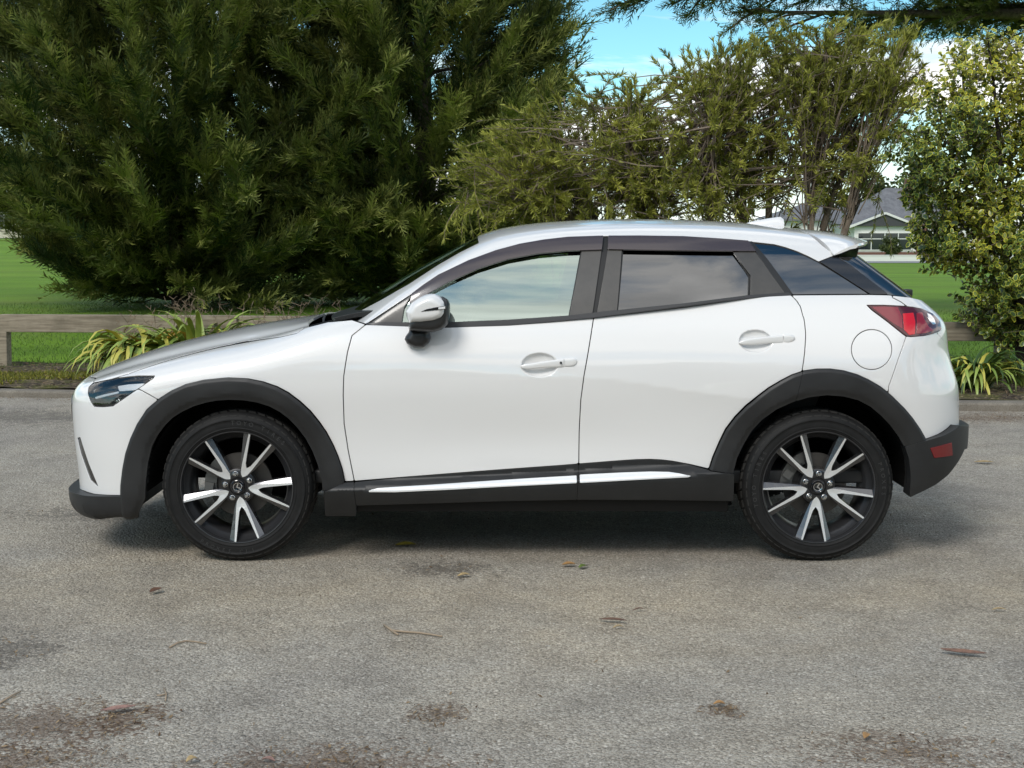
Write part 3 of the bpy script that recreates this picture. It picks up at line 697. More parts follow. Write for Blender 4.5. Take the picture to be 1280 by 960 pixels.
    me = mesh_np('foliage', V, Fc, M_OLIVE, False); set_tint(me, tn); link('foliage', me, root)['kind'] = 'stuff'
willowy(rg)

# shrub with yellow-edged oval leaves
def _varieg(t, b):
    a = nd(t, 'ShaderNodeAttribute', attribute_name='tint'); k = nd(t, 'ShaderNodeAttribute', attribute_name='edge')
    c = nd(t, 'ShaderNodeTexCoord').outputs['Object']; n = noise_(t, 40, 3, 0.6, c)
    g = ramp_(t, a.outputs['Fac'], [(0, (0.020, 0.045, 0.012)), (.6, (0.060, 0.105, 0.020)), (1, (0.24, 0.27, 0.04))])
    yl = ramp_(t, a.outputs['Fac'], [(0, (0.12, 0.17, 0.030)), (.5, (0.45, 0.48, 0.060)), (1, (0.76, 0.66, 0.05))])
    f = ramp_(t, mth(t, 'ADD', k.outputs['Fac'], mth(t, 'MULTIPLY', mth(t, 'SUBTRACT', n, .5), .7)), [(.48, (0,) * 3), (.60, (1,) * 3)])
    t.links.new(mixc(t, f, g, yl), b.inputs['Base Color'])
M_VAR = mat('yellow_edged_leaves', (0.1, 0.13, 0.03), 0.34, spec=0.5, fn=_varieg)
def varieg(rg):
    X0, Y0 = 5.0, 7.5; root = thing('shrub', 'variegated shrub with yellow-edged oval leaves at the right edge', 'shrub', (X0, Y0, .05)); r0 = np.array([X0, Y0, .05])
    mb = MB(); tips = []
    for a0, lean in ((0, .15), (1.3, .3), (2.4, .5), (3.3, .35), (4.4, .45), (5.4, .3)):
        p = [(0.04 * math.cos(a0), .04 * math.sin(a0), -.1)]
        for k in range(1, 8): p.append((lean * math.cos(a0) * k * .24 + rg.normal(0, .03), lean * math.sin(a0) * k * .24 + rg.normal(0, .03), .46 * k))
        mb.tube(p, np.linspace(.045, .010, 8), 7); tips.append(np.array(p))
    mb.build('trunk', mat('dark_shrub_bark', (0.035, 0.028, 0.022), 0.9), root, True)
    # leafy shoots fill a lumpy crown
    lob = [((1225, 110), (85, 75)), ((1190, 190), (80, 80)), ((1260, 220), (75, 90)), ((1200, 280), (75, 70)), ((1265, 320), (70, 80)), ((1235, 380), (48, 48)), ((1290, 400), (60, 60)), ((1300, 120), (60, 100)), ((1150, 215), (35, 50)), ((1165, 290), (40, 40)), ((1330, 250), (70, 130))]
    O, D, T = [], [], []; tw = MB()
    for (cx, cy), (sx, sy) in lob:
        c = at_y(cx, cy, Y0 + rg.uniform(-.15, .25)); s = np.array([sx / 130, .62, sy / 130])
        for _ in range(int(sx * sy / 30)):
            q = rg.normal(size=3); q /= np.linalg.norm(q); q[1] = q[1] * .9 - .15; tip = c + q * s * rg.uniform(.45, 1.05); d = unit((q * [1, 1, .6] + [0, -.15, .55])[None])[0]; l = rg.uniform(.16, .34)
            a = tip - d * l; tw.tube([tuple(a - r0), tuple(tip - r0)], [.005, .002], 3, cap=False)
            m = rg.integers(8, 13); u = np.linspace(.15, 1, m)[:, None]; pos = a + (tip - a) * u
            ang = np.arange(m) * 2.4 + rg.random() * 6; e1 = unit(np.cross(d, [.3, .9, .1])[None])[0]; e2 = np.cross(d, e1)
            dr = unit(e1 * np.cos(ang)[:, None] + e2 * np.sin(ang)[:, None] + d * rg.uniform(.25, .8, (m, 1)) + rg.normal(0, .12, (m, 3)))
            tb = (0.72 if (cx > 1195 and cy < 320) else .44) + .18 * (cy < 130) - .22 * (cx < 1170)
            O.append(pos); D.append(dr); T.append(np.clip(rg.normal(tb, .12) + rg.normal(0, .12, m), 0, 1))
    tw.build('twigs', M_TWIG, root, False, fix=False)
    O, D, T = map(np.concatenate, (O, D, T)); N = unit(np.array([0, -.35, .8]) + rg.normal(0, .42, O.shape)); U = unit(np.cross(N, D)); N = np.cross(D, U)
    ring = [(0, 0), (.28, .27), (.70, .28), (1, 0), (.70, -.28), (.28, -.27)]
    inn = [(.15 + .66 * a, b * .58) for a, b in ring]
    tv = np.array([(a, b, .10 * abs(b) / .3 - .10 * a * a) for a, b in inn + ring]); ed = np.array([0.0] * 6 + [1.0] * 6)
    tf = [(0, 1, 5), (1, 2, 4), (1, 4, 5), (2, 3, 4)] + [q for i in range(6) for j in [(i + 1) % 6] for q in ((i, 6 + i, 6 + j), (i, 6 + j, j))]; tf = np.array(tf)
    S = rg.uniform(.038, .084, len(O))
    front = np.argsort(O[:, 1] - S * 3 + 100 * ((O[:, 0] - 0) / (O[:, 1] + 6.17) * F_PX + 640 > 1285))[:260]; rest = np.setdiff1d(np.arange(len(O)), front)
    V, Fc, tn = instance_tris(tv, tf, (O - r0)[rest], D[rest], U[rest], N[rest], S[rest], T[rest])
    me = mesh_np('foliage', V, Fc, M_VAR, True); set_tint(me, tn); e = me.attributes.new('edge', 'FLOAT', 'POINT'); e.data.foreach_set('value', np.tile(ed, len(rest)).astype(np.float32)); link('foliage', me, root)['kind'] = 'stuff'
    shared = []
    for k in range(8):
        me = mesh_np('leaf', tv + np.array([0, 0, 1]) * rg.normal(0, .02, (12, 1)), tf, M_VAR, True); set_tint(me, np.full(12, .30 + .09 * k)); e = me.attributes.new('edge', 'FLOAT', 'POINT'); e.data.foreach_set('value', ed.astype(np.float32)); shared.append(me)
    for i in front:
        o = link('leaf', shared[int(np.clip((T[i] - .26) / .09, 0, 7))], root)
        Mx = Matrix(((D[i][0], U[i][0], N[i][0]), (D[i][1], U[i][1], N[i][1]), (D[i][2], U[i][2], N[i][2]))).to_4x4()
        o.matrix_local = Matrix.Translation(O[i] - r0) @ Mx @ Matrix.Scale(S[i], 4)
varieg(rg)

# strap-leaved clumps
def strap_mesh(L, wd, bend, rg, m):
    n = 9; v = []; a = R(rg.uniform(60, 86)); x = z = 0.0; tw = rg.normal(0, .12)
    for i in range(n):
        t = i / (n - 1); w_ = wd * (0.55 + .75 * math.sin(math.pi * min(1, t * .9 + .14)) - .42 * t) * (1 if t < .98 else .2)
        yo = tw * t * t * L * .5
        v += [(x, yo - w_ / 2, z + .22 * w_), (x, yo, z), (x, yo + w_ / 2, z + .22 * w_)]
        ds = L / (n - 1); x += math.cos(a) * ds; z += math.sin(a) * ds; a -= bend / (n - 1) * (.5 + 1.1 * t)
    f = [q for i in range(n - 1) for q in ((3 * i, 3 * i + 1, 3 * i + 4, 3 * i + 3), (3 * i + 1, 3 * i + 2, 3 * i + 5, 3 * i + 4))]
    me = mesh_np('leaf', v, f, m, True); return me
M_STRAP = [mat('strap_leaf_green', (0.17, 0.25, 0.045), 0.42), mat('strap_leaf_mid_green', (0.27, 0.35, 0.070), 0.42), mat('strap_leaf_yellowing', (0.46, 0.42, 0.075), 0.5), mat('strap_leaf_golden', (0.46, 0.29, 0.05), 0.55), mat('strap_leaf_dark_green', (0.045, 0.085, 0.020), 0.4), mat('strap_leaf_straw', (0.36, 0.27, 0.14), 0.7)]
def clump(label, x, y, n, L, wd, pal, rg, spread=.16, group=None):
    root = thing('strap_leaf_plant', label, 'plant', (x, y, .06), group=group); lib = []
    for k in range(14):
        mi = pal[k % len(pal)]; lib.append(strap_mesh(L * rg.uniform(.65, 1.1), wd * rg.uniform(.75, 1.15), R(rg.uniform(120, 225)), rg, M_STRAP[mi]))
    for i in range(n):
        o = link('leaf', lib[i % 14], root); a = rg.uniform(0, 2 * math.pi); r_ = spread * math.sqrt(rg.random())
        o.location = (r_ * math.cos(a), r_ * math.sin(a) * .8, rg.uniform(-.02, .02)); o.rotation_euler = (rg.normal(0, .12), rg.normal(0, .16), a + rg.normal(0, .5)); o.scale = (1, 1, rg.uniform(.85, 1.1))
clump('yellowing strap-leaved clump, leftmost of those above the bonnet, by the fence rail', -3.60, 8.0, 290, .80, .068, [2, 1, 3, 2, 0, 2, 1], rg, .27, 'strap-leaved clumps by the fence')
clump('middle strap-leaved clump above the bonnet, mostly green with a few golden leaves', -3.14, 7.95, 295, .84, .068, [0, 1, 1, 2, 1, 0, 1, 0, 1, 3], rg, .28, 'strap-leaved clumps by the fence')
clump('low strap-leaved clump nearest the wing mirror, peeping over the bonnet', -2.62, 8.0, 240, .76, .064, [0, 1, 2, 4, 1], rg, .27, 'strap-leaved clumps by the fence')
clump('green arching strap-leaved plant behind the kerb at right of the rear bumper', 4.12, 6.42, 150, .66, .040, [0, 1, 1, 4, 4, 2, 0], rg, .12, 'strap-leaved clumps by the fence')
clump('small tuft of strap leaves against the shrub trunk at the right edge', 4.75, 7.0, 30, .45, .035, [4, 0, 4, 1], rg, .10, 'strap-leaved clumps by the fence')
# dry seed stalks
M_DRY = mat('dry_brown_stalk', (0.20, 0.145, 0.095), 0.9)
for i, (px, h, lab) in enumerate(((170, .62, 'dry brown weed left of the yellowing clump'), (212, .80, 'tangled dry brown weed rising behind the yellowing clump'), (240, .92, 'tallest dry weed stalks behind the clumps, left of centre'), (292, .84, 'thin dry weed stalk with side twigs between two clumps'), (345, .80, 'pale dry seed stalks above the middle of the bonnet'), (372, .84, 'pale dry seed stalks just left of the windscreen foot'), (408, .80, 'dry seed stalks nearest the windscreen'))):
    h *= .80; p = at_y(px, 400, 8.25); root = thing('dry_weed', lab, 'weed', (p[0], 8.15, .06), group='dry weeds along the fence'); mb = MB()
    for s in range(5 if i != 3 else 2):
        a = rg.uniform(0, 6.28); q = np.array([rg.normal(0, .06), rg.normal(0, .04), 0]); d = np.array([rg.normal(0, .20), rg.normal(0, .15), 1]); pts = [q + d * h * rg.uniform(.85, 1.02) * t + rg.normal(0, .012, 3) * t for t in np.linspace(0, 1, 6)]
        mb.tube([tuple(x) for x in pts], np.linspace(.004, .002, 6), 4, cap=False)
        for k in range(9):
            b = pts[rg.integers(2, 6)]; e = b + np.array([rg.normal(0, .07), rg.normal(0, .06), rg.uniform(.02, .12)]); mb.tube([tuple(b), tuple(e)], [.0026, .0016], 3, cap=False)
            for _ in range(2): mb.tube([tuple(e), tuple(e + np.array([rg.normal(0, .03), rg.normal(0, .02), rg.uniform(.0, .05)]))], [.0035, .002], 3, cap=False)
    mb.build('stalk', M_DRY, root, False, fix=False)['kind'] = 'stuff'
# trees and a bush far across the park
M_FAR = leaf_mat('distant_foliage', (0.030, 0.045, 0.012), (0.10, 0.125, 0.035), 0.6, 0.2)
def far_tree(label, x, y, h, r_, n, s_, rg, name='tree', cat='tree', group=None, trunk=True, z0=.25):
    z = float(land(x, y)); root = thing(name, label, cat, (x, y, z), group=group)
    if trunk: mb = MB(); mb.tube([(0, 0, -.2), (.05, 0, h * .35), (0, 0, h * .8)], [r_ * .10, r_ * .08, r_ * .02], 7); mb.build('trunk', M_BARK, root, True)
    cl = np.stack([rg.normal(0, .42 * r_, 26), rg.normal(0, .42 * r_, 26), h * (z0 + (1 - z0) * rg.random(26))], 1); k = rg.integers(0, 26, n)
    O = cl[k] + unit(rg.normal(size=(n, 3))) * rg.random((n, 1)) ** .4 * r_ * .38; O[:, 2] = np.maximum(O[:, 2], .05); D, U, N = frames(rg.normal(size=(n, 3)), rg)
    V, Fc, tn = instance_tris(np.array([(0, -.3, 0), (.5, -.42, .08), (1, 0, 0), (.5, .42, .08)]), np.array([(0, 1, 2, 3)]), O, D, U, N, rg.uniform(.6, 1.2, n) * s_, np.clip(rg.normal(.45, .2, n) + (k % 5 - 2) * .1, 0, 1))
    me = mesh_np('crown', V, Fc, M_FAR, False); set_tint(me, tn); link('crown', me, root)
far_tree('rounded clipped green bush in front of the cottage windows', at_y(1108, 300, 112)[0], 110.5, 1.75, .78, 2500, .16, rg, 'bush', 'bush', None, False, .1)
far_tree('dark spreading tree rising behind the cottage roof', at_y(1092, 250, 150)[0], 150, 8.2, 3.4, 4200, .45, rg, group='trees far across the park')
far_tree('dark tree beyond the low white house, left of the cottage', at_y(1030, 250, 160)[0], 160, 7.0, 3.2, 3600, .45, rg, group='trees far across the park')
far_tree('distant tree just beyond the left edge of the lawn behind the cream house', at_y(-60, 250, 150)[0], 150, 8, 3.6, 3600, .45, rg, group='trees far across the park')

# grass, weeds and litter, too many to count
M_GRASS = leaf_mat('grass_blades', (0.055, 0.115, 0.018), (0.16, 0.24, 0.045), 0.6, 0.3)
def blades(name, P, h, m, rg, wd=.006, lean=.5):
    n = len(P); D = unit(np.stack([rg.normal(0, lean * .5, n), rg.normal(0, lean * .5, n), np.ones(n)], 1)); D, U, N = frames(D, rg)
    tv = np.array([(0, -.5, 0), (0, .5, 0), (.6, .35, .12), (1, 0, .35), (.6, -.35, .12)]); tf = np.array([(0, 1, 2), (0, 2, 4), (4, 2, 3)])
    hh = h * rg.uniform(.5, 1.2, n); V, Fc, tn = instance_tris(tv, tf, P, D, U, N, np.stack([hh, np.full(n, wd), hh], 1), np.clip(rg.normal(.45, .25, n), 0, 1))
    me = mesh_np(name, V, Fc, m, False); set_tint(me, tn); return tag(link(name, me), kind='stuff')
def scatter(n, x0, x1, y0f, y1, rg, pw=1.6):
    x = rg.uniform(x0, x1, n); y = y0f(x) + (y1 - y0f(x)) * rg.random(n) ** pw; return x, y
x, y = scatter(24000, -11, -2.0, lambda x: fence_y(x) - .25, 22, rg, 1.7); x2, y2 = scatter(16000, 2.4, 9, lambda x: fence_y(x) - .25, 20, rg, 1.7)
x = np.concatenate([x, x2]); y = np.concatenate([y, y2]); blades('grass', np.stack([x, y, land(x, y) - .005], 1), .055, M_GRASS, rg, .007, .9)
M_WEED = leaf_mat('yellow_green_weeds', (0.09, 0.12, 0.02), (0.36, 0.32, 0.05), 0.6, 0.3)
x = np.concatenate([rg.normal(c, .16, 420) for c in (-5.3, -5.0, -4.75, -4.55, -4.9, -5.6, 3.9, 4.5, 5.3, -4.2, -3.6)]); y = np.concatenate([rg.normal(c, .10, 420) for c in (7.3, 7.6, 7.2, 7.7, 6.9, 7.9, 7.5, 7.4, 6.3, 7.5, 7.3)])
k = y > kerb_y(x) + .2; blades('weeds', np.stack([x[k], y[k], np.full(k.sum(), .07)], 1), .055, M_WEED, rg, .012, 1.2)

# unseen tree belt added behind the camera for paintwork and glass to mirror
n = 26000; cl = np.stack([rg.uniform(-60, 60, 90), rg.uniform(-38, -26, 90), rg.uniform(.5, 8.5, 90)], 1); k = rg.integers(0, 90, n)
O = cl[k] + unit(rg.normal(size=(n, 3))) * rg.random((n, 1)) ** .4 * [3.4, 2.6, 2.0]; O[:, 2] = np.maximum(O[:, 2], .1); D, U, N = frames(rg.normal(size=(n, 3)), rg)
V, Fc, tn = instance_tris(np.array([(0, -.3, 0), (.5, -.42, .08), (1, 0, 0), (.5, .42, .08)]), np.array([(0, 1, 2, 3)]), O, D, U, N, rg.uniform(.5, 1.1, n), np.clip(rg.normal(.4, .2, n), 0, 1))
me = mesh_np('added_tree_belt', V, Fc, M_FAR, False); set_tint(me, tn); link('added_tree_belt', me)['kind'] = 'stuff'

# ------------------------------------------------------------------ the car
W = 0.8825                                          # half width; near side of the car is y = 0, centre line y = W
# car materials
def _paint(t, b):
    c = nd(t, 'ShaderNodeTexCoord').outputs['Object']
    n = noise_(t, 900, 2, 0.5, c)
    t.links.new(mixc(t, n, (0.75, 0.738, 0.72), (0.805, 0.793, 0.775)), b.inputs['Base Color'])
    d = noise_(t, 2.2, 6, 0.65, c)
    t.links.new(ramp_(t, d, [(0.3, (0.012,) * 3), (0.8, (0.05,) * 3)]), b.inputs['Coat Roughness'])
M_PAINT = mat('white_pearl_paint', (0.78, 0.78, 0.77), 0.38, 0.0, 1.0, 0.5, _paint); M_PAINT.node_tree.nodes['Principled BSDF'].inputs['Coat IOR'].default_value = 1.72
def _plast(t, b):
    c = nd(t, 'ShaderNodeTexCoord').outputs['Object']
    n = noise_(t, 420, 3, 0.6, c); bump_(t, b, n, 0.12, 0.002)
    d = noise_(t, 5, 6, 0.6, c)
    t.links.new(ramp_(t, d, [(0.3, (0.016, 0.016, 0.0163)), (0.8, (0.029, 0.029, 0.029))]), b.inputs['Base Color'])
    t.links.new(ramp_(t, d, [(0.3, (0.40,) * 3), (0.75, (0.55,) * 3)]), b.inputs['Roughness'])
M_PLAST = mat('black_textured_plastic', (0.022, 0.022, 0.023), 0.5, spec=0.38, fn=_plast)
M_SATIN = mat('satin_black_trim', (0.02, 0.02, 0.02), 0.32)
M_RUB = mat('black_rubber_seal', (0.010, 0.010, 0.010), 0.6)
M_SHELL = mat('dark_inner_shell', (0.006, 0.006, 0.006), 0.9, spec=0.1)
M_CHROME = mat('bright_chrome', (0.80, 0.80, 0.80), 0.10, 1.0)
M_SILVER = mat('silver_painted_strip', (0.90, 0.90, 0.90), 0.25, 0.25, 0.8)
M_GUN = mat('gloss_gunmetal_alloy', (0.13, 0.13, 0.136), 0.24, 0.85, 0.6)
M_MACH = mat('machined_alloy_face', (0.80, 0.80, 0.79), 0.40, 0.6)
M_STEEL = mat('dull_brake_steel', (0.10, 0.092, 0.085), 0.5, 0.8)
def _pillar(t, b):
    c = nd(t, 'ShaderNodeTexCoord').outputs['Object']
    d = noise_(t, 9, 7, 0.7, c)
    t.links.new(ramp_(t, d, [(0.3, (0.045, 0.042, 0.038)), (0.75, (0.075, 0.068, 0.060))]), b.inputs['Base Color'])
M_PILLAR = mat('dusty_black_pillar_film', (0.05, 0.047, 0.043), 0.33, 0.0, 0.35, 0.6, _pillar)
M_VISOR = mat('smoky_brown_acrylic', (0.060, 0.044, 0.044), 0.16, 0.0, 0.8, 0.6)
M_GBLACK = mat('gloss_black_glass', (0.008, 0.008, 0.010), 0.06, 0.0, 1.0)
def glass(name, tint, refl, refl_col, rough=0.02):
    def fn(t, b):
        o = t.nodes['Material Output']
        tr = nd(t, 'ShaderNodeBsdfTransparent'); tr.inputs[0].default_value = (*tint, 1)
        gl = nd(t, 'ShaderNodeBsdfGlossy'); gl.inputs['Color'].default_value = (*refl_col, 1); gl.inputs['Roughness'].default_value = rough
        fr = nd(t, 'ShaderNodeFresnel', i_IOR=1.52)
        f = mth(t, 'ADD', mth(t, 'MULTIPLY', fr.outputs[0], 1 - refl), refl)
        mx = nd(t, 'ShaderNodeMixShader'); t.links.new(f, mx.inputs[0]); t.links.new(tr.outputs[0], mx.inputs[1]); t.links.new(gl.outputs[0], mx.inputs[2])
        t.links.new(mx.outputs[0], o.inputs[0])
    return mat(name, fn=fn)
M_GLASS = glass('reflective_green_glass', (0.66, 0.76, 0.69), 0.50, (0.80, 0.92, 0.84))
M_WSGLASS = glass('windscreen_glass', (0.35, 0.45, 0.38), 0.06, (0.9, 1.0, 0.93))
M_PRIV = glass('dark_privacy_glass', (0.03, 0.03, 0.03), 0.18, (0.96, 0.96, 0.96))
M_LENS = glass('clear_lamp_lens', (0.90, 0.92, 0.93), 0.04, (1, 1, 1))
def _plast2(t, b):
    c = nd(t, 'ShaderNodeTexCoord').outputs['Object']; bump_(t, b, noise_(t, 420, 3, 0.6, c), 0.10, 0.002); d = noise_(t, 6, 6, 0.65, c)
    t.links.new(ramp_(t, d, [(0.3, (0.008,) * 3), (0.8, (0.017,) * 3)]), b.inputs['Base Color'])
M_PLAST2 = mat('black_sill_plastic', (0.012, 0.012, 0.012), 0.42, spec=0.5, fn=_plast2)
def _red(t, b):
    c = nd(t, 'ShaderNodeTexCoord').outputs['Object']
    b.inputs['Base Color'].default_value = (0.26, 0.006, 0.012, 1)
M_RED = mat('red_lamp_lens', (0.42, 0.01, 0.018), 0.08, 0.0, 1.0, 0.6, _red)
M_DRED = mat('dark_red_lamp_rim', (0.07, 0.004, 0.007), 0.10, 0.0, 1.0)
M_REFL = mat('red_reflector', (0.16, 0.006, 0.008), 0.25, 0.0, 0.6)
M_TYRE = mat('tyre_rubber', (0.016, 0.016, 0.016), 0.62, spec=0.22, fn=lambda t, b: (
    t.links.new(ramp_(t, noise_(t, 14, 6, 0.65), [(0.3, (0.008, 0.008, 0.008)), (0.8, (0.019, 0.0185, 0.018))]), b.inputs['Base Color']),
    bump_(t, b, noise_(t, 260, 3), 0.08, 0.002)))
M_LETTER = mat('moulded_tyre_lettering', (0.038, 0.038, 0.038), 0.45)
M_TRIM_IN = mat('grey_cabin_fabric', (0.045, 0.045, 0.047), 0.85)
M_DASH = mat('black_cabin_plastic', (0.018, 0.018, 0.018), 0.55)

# body form ------------------------------------------------------------
SIDE = Spl([(0.10, .11), (0.20, .072), (0.28, .050), (0.36, .040), (0.46, .040), (0.58, .038), (0.68, .031), (0.77, .0245), (0.84, .0255), (0.90, .033), (0.96, .049), (1.03, .077), (1.10, .115), (1.2, .175), (1.3, .24)])
TOPZ = Spl([(-2.3, .60), (-2.14, .735), (-2.02, .79), (-1.9, .834), (-1.77, .880), (-1.64, .917), (-1.5, .951), (-1.37, .980), (-1.24, 1.005), (-1.13, 1.022), (-1.0, 1.040), (-.85, 1.070), (-.7, 1.10), (-.45, 1.125), (0, 1.14), (.5, 1.18), (1.0, 1.245), (1.35, 1.265), (1.6, 1.262), (1.75, 1.235), (1.88, 1.17), (2.0, 1.10), (2.15, .99)])
NOSE = Spl([(-.1, -1.99), (.1, -2.045), (.2, -2.06), (.33, -2.065), (.475, -2.078), (.6, -2.085), (.70, -2.085), (.78, -2.06), (.86, -1.99), (1.0, -1.8)])
TAIL = Spl([(-.1, 1.97), (.15, 2.02), (.3, 2.07), (.42, 2.105), (.55, 2.115), (.68, 2.112), (.75, 2.105), (.83, 2.08), (.92, 2.055), (1.0, 2.045), (1.06, 2.025), (1.12, 1.97), (1.2, 1.88), (1.3, 1.76)])
# handle bowls: centre (x, z), half sizes, depth
BOWLS = []
def f_body(x, w, z, bowls=True):
    r = np.abs(w) / W
    s = SIDE(z) + 0.010 * np.exp(-((x - 0.05) / 0.55) ** 2 - ((z - 0.53) / 0.13) ** 2)
    # shoulder crease that runs back over the rear wheel
    zc = 0.825 - 0.095 * sstep(0.25, 1.15, x)
    s = s - 0.0055 * np.exp(-(np.sqrt((z - zc) ** 2 + 0.004 ** 2) - 0.004) / 0.045) * sstep(-0.5, 0.5, x) * sstep(1.3, 0.85, x)
    # wheel haunches
    s = s - 0.010 * np.exp(-((x + 1.21) / 0.38) ** 2 - ((z - 0.72) / 0.16) ** 2) - 0.012 * np.exp(-((x - 1.35) / 0.42) ** 2 - ((z - 0.76) / 0.17) ** 2)
    if bowls:
        for cx, cz, ax, az, dep in BOWLS:
            q = ((x - cx) / ax) ** 2 + ((z - cz) / az) ** 2
            s = s + dep * np.clip(1 - q, 0, 1) ** 0.5 * sstep(1.0, 0.75, q)
    A = np.abs(w) - (W - s)
    crown = 0.085 * sstep(-0.72, -1.25, x)
    B = z - (TOPZ(x) - crown * r ** 2 - 0.012 * np.exp(-((r - 0.62) / 0.09) ** 2) * sstep(-0.7, -1.0, x) * sstep(-2.1, -1.6, x))
    C = NOSE(z) + 0.10 * r ** 2 + 0.38 * r ** 6 - x
    D = x - (TAIL(z) - 0.09 * r ** 2 - 0.31 * r ** 6)
    E = 0.2 - z
    f = smax(A, B, 0.17); f = smax(f, C, 0.11); f = smax(f, D, 0.12)
    return smax(f, E, 0.05)
CAB = Spl([(0.9, .070), (1.0, .082), (1.1, .106), (1.2, .146), (1.3, .198), (1.4, .262), (1.5, .338), (1.6, .42)])
ROOF = Spl([(-.8, 1.16), (-.5, 1.315), (-.3, 1.402), (-.2, 1.438), (-.08, 1.470), (.1, 1.499), (.32, 1.515), (.64, 1.521), (.875, 1.516), (1.154, 1.500), (1.334, 1.481), (1.5, 1.458), (1.75, 1.415), (1.95, 1.37)])
SCREEN = Spl([(0.95, -.965), (1.066, -.80), (1.166, -.658), (1.235, -.545), (1.324, -.392), (1.419, -.217), (1.5, -.06), (1.6, .15)])
BACKL = Spl([(1.0, 2.13), (1.157, 1.925), (1.25, 1.80), (1.337, 1.68), (1.45, 1.53), (1.6, 1.33)])
def f_cab(x, w, z):
    r = np.abs(w)
    tap = 0.020 * sstep(-.1, -.8, x) + 0.13 * sstep(0.7, 2.0, x)
    A = (r - (W - CAB(z) - tap)) * 0.86
    B = z - (ROOF(x) - 0.055 * (r / 0.6) ** 2)
    C = (SCREEN(z) + 0.14 * (r / 0.7) ** 2 - x) * 0.58
    D = (x - (BACKL(z) - 0.10 * (r / 0.6) ** 2)) * 0.62
    f = smax(A, B, 0.13); f = smax(f, C, 0.05); f = smax(f, D, 0.06)
    return smax(f, 0.95 - z, 0.02)

def hit(f, px, py, y_miss=0.5):
    d = ray(px, py); ys = np.linspace(-0.2, W, 700); T = (ys - CAM_Y) / d[1]
    P = np.array([0, CAM_Y, CAM_H])[None] + T[:, None] * d[None]
    v = f(P[:, 0], W - P[:, 1], P[:, 2]); i = np.argmax(v < 0)
    if v[i] >= 0 or i == 0: p = at_y(px, py, y_miss); return (p[0], p[2])
    t = v[i - 1] / (v[i - 1] - v[i]); p = P[i - 1] * (1 - t) + P[i] * t
    return (p[0], p[2])
def hit3(f, px, py):
    x, z = hit(f, px, py); ys = np.linspace(-0.2, W, 1400)
    v = f(np.full(1400, x), W - ys, np.full(1400, z)); i = max(int(np.argmax(v < 0)), 1)
    return np.array([x, ys[i], z])
def poly(f, pts, ym=0.5): return np.array([hit(f, *p, ym) for p in pts])
fb0 = lambda x, w_, z: f_body(x, w_, z, False)
for (a, b, top, bot) in (((651, 457), (698, 457), (683, 440.8), (681, 472)), ((923, 427), (966, 427), (953, 412), (953, 441.5))):
    pa, pb, pt, pm = (hit(fb0, *q) for q in (a, b, top, bot))
    BOWLS.append(((pa[0] + pb[0]) / 2, (pt[1] + pm[1]) / 2, (pb[0] - pa[0]) / 2, (pt[1] - pm[1]) / 2, 0.028))
BODY = Skin(f_body, (-2.2, -0.034, 0.12), (2.26, 0.93, 1.30), 0.017)
CABS = Skin(f_cab, (-1.1, -0.034, 0.9), (2.2, 0.93, 1.58), 0.017)

# outlines measured in the photograph (pixels), carried onto the car's own surfaces
fb, fc = f_body, f_cab
DOOR_F = [(458, 405), (440, 419.4), (434.4, 440), (429.7, 470), (429, 495), (430.2, 530), (435, 562), (439, 582), (443, 601.7)]
DOOR_B = [(756, 296.6), (742, 397), (735.3, 440), (730, 470), (726, 500), (724, 540), (723.6, 576.7), (722, 600), (720.8, 618), (720.5, 621)]
DOOR_R = [(989.7, 369.5), (996, 376), (1000.5, 383), (1005.6, 401), (1007.3, 418), (1006, 440), (1003, 462), (999.5, 478), (994, 500)]
BELT = [(380, 408), (410, 402), (440, 399.5), (458, 405.5), (511, 407.5), (560, 409), (635, 406), (690, 401.5), (742, 396.5), (790, 390.5), (853.8, 382.5), (900, 376.5), (936, 372.2), (962, 370), (989, 368.6), (1040, 368.2), (1086, 368), (1111, 368.5), (1136, 371), (1200, 385)]
ARCH1 = [(153, 623), (153.3, 606), (155.6, 585), (159, 566), (165, 547), (173, 529), (183.7, 512), (200, 498), (215, 488.5), (233, 480.5), (255, 475.3), (285, 472.4), (310, 473.6), (329, 477.3), (347, 483.5), (361, 491), (375, 501.5), (388, 513.5), (399, 527), (408, 540), (416, 555), (422.5, 570), (427.5, 585), (431, 602)]
ARCH1I = [(182.5, 660), (182.5, 622), (183.5, 600), (186, 577), (191, 557), (198, 543), (207, 531), (217, 521), (229, 513.5), (243, 507), (258, 502.5), (272, 500), (287, 499), (305, 499.6), (322, 502.4), (337, 507), (350, 513.8), (362, 523), (373, 534.5), (383, 548), (391, 563), (398, 581), (403, 600), (406, 640), (406, 660)]
ARCH2 = [(885.8, 587), (891, 571), (899, 552.4), (907, 536), (918.4, 521), (932, 507), (947, 495), (961, 484.5), (976, 475.7), (990, 468.5), (1004.6, 463.7), (1021, 461.4), (1038, 461.3), (1055, 463.6), (1071.8, 468.5), (1086, 475), (1100.5, 483.5), (1115, 495), (1129, 509), (1139, 521.5), (1148.5, 536), (1155.8, 550)]
ARCH2I = [(914, 660), (914, 625), (915.6, 592), (921, 572), (928, 557), (939, 538), (952, 524), (970, 511), (990, 502), (1011, 496), (1033, 493.5), (1053, 495), (1072, 499.7), (1087, 507.5), (1100.5, 519), (1112, 531), (1122, 545), (1130, 560), (1134, 574), (1135.5, 595), (1133.5, 622), (1133, 660)]
SILLTOP = [(431, 602), (442.5, 601.6), (500, 597), (560, 592.3), (630, 587), (700, 582), (724, 580), (775, 576), (795, 574.7), (812.5, 574.3), (827, 575), (840.6, 576.6), (862, 580.5), (885, 586)]
SILLLOW = [(446, 627), (540, 624.5), (630, 622), (722, 620.5), (815, 620.6), (909, 621.8)]
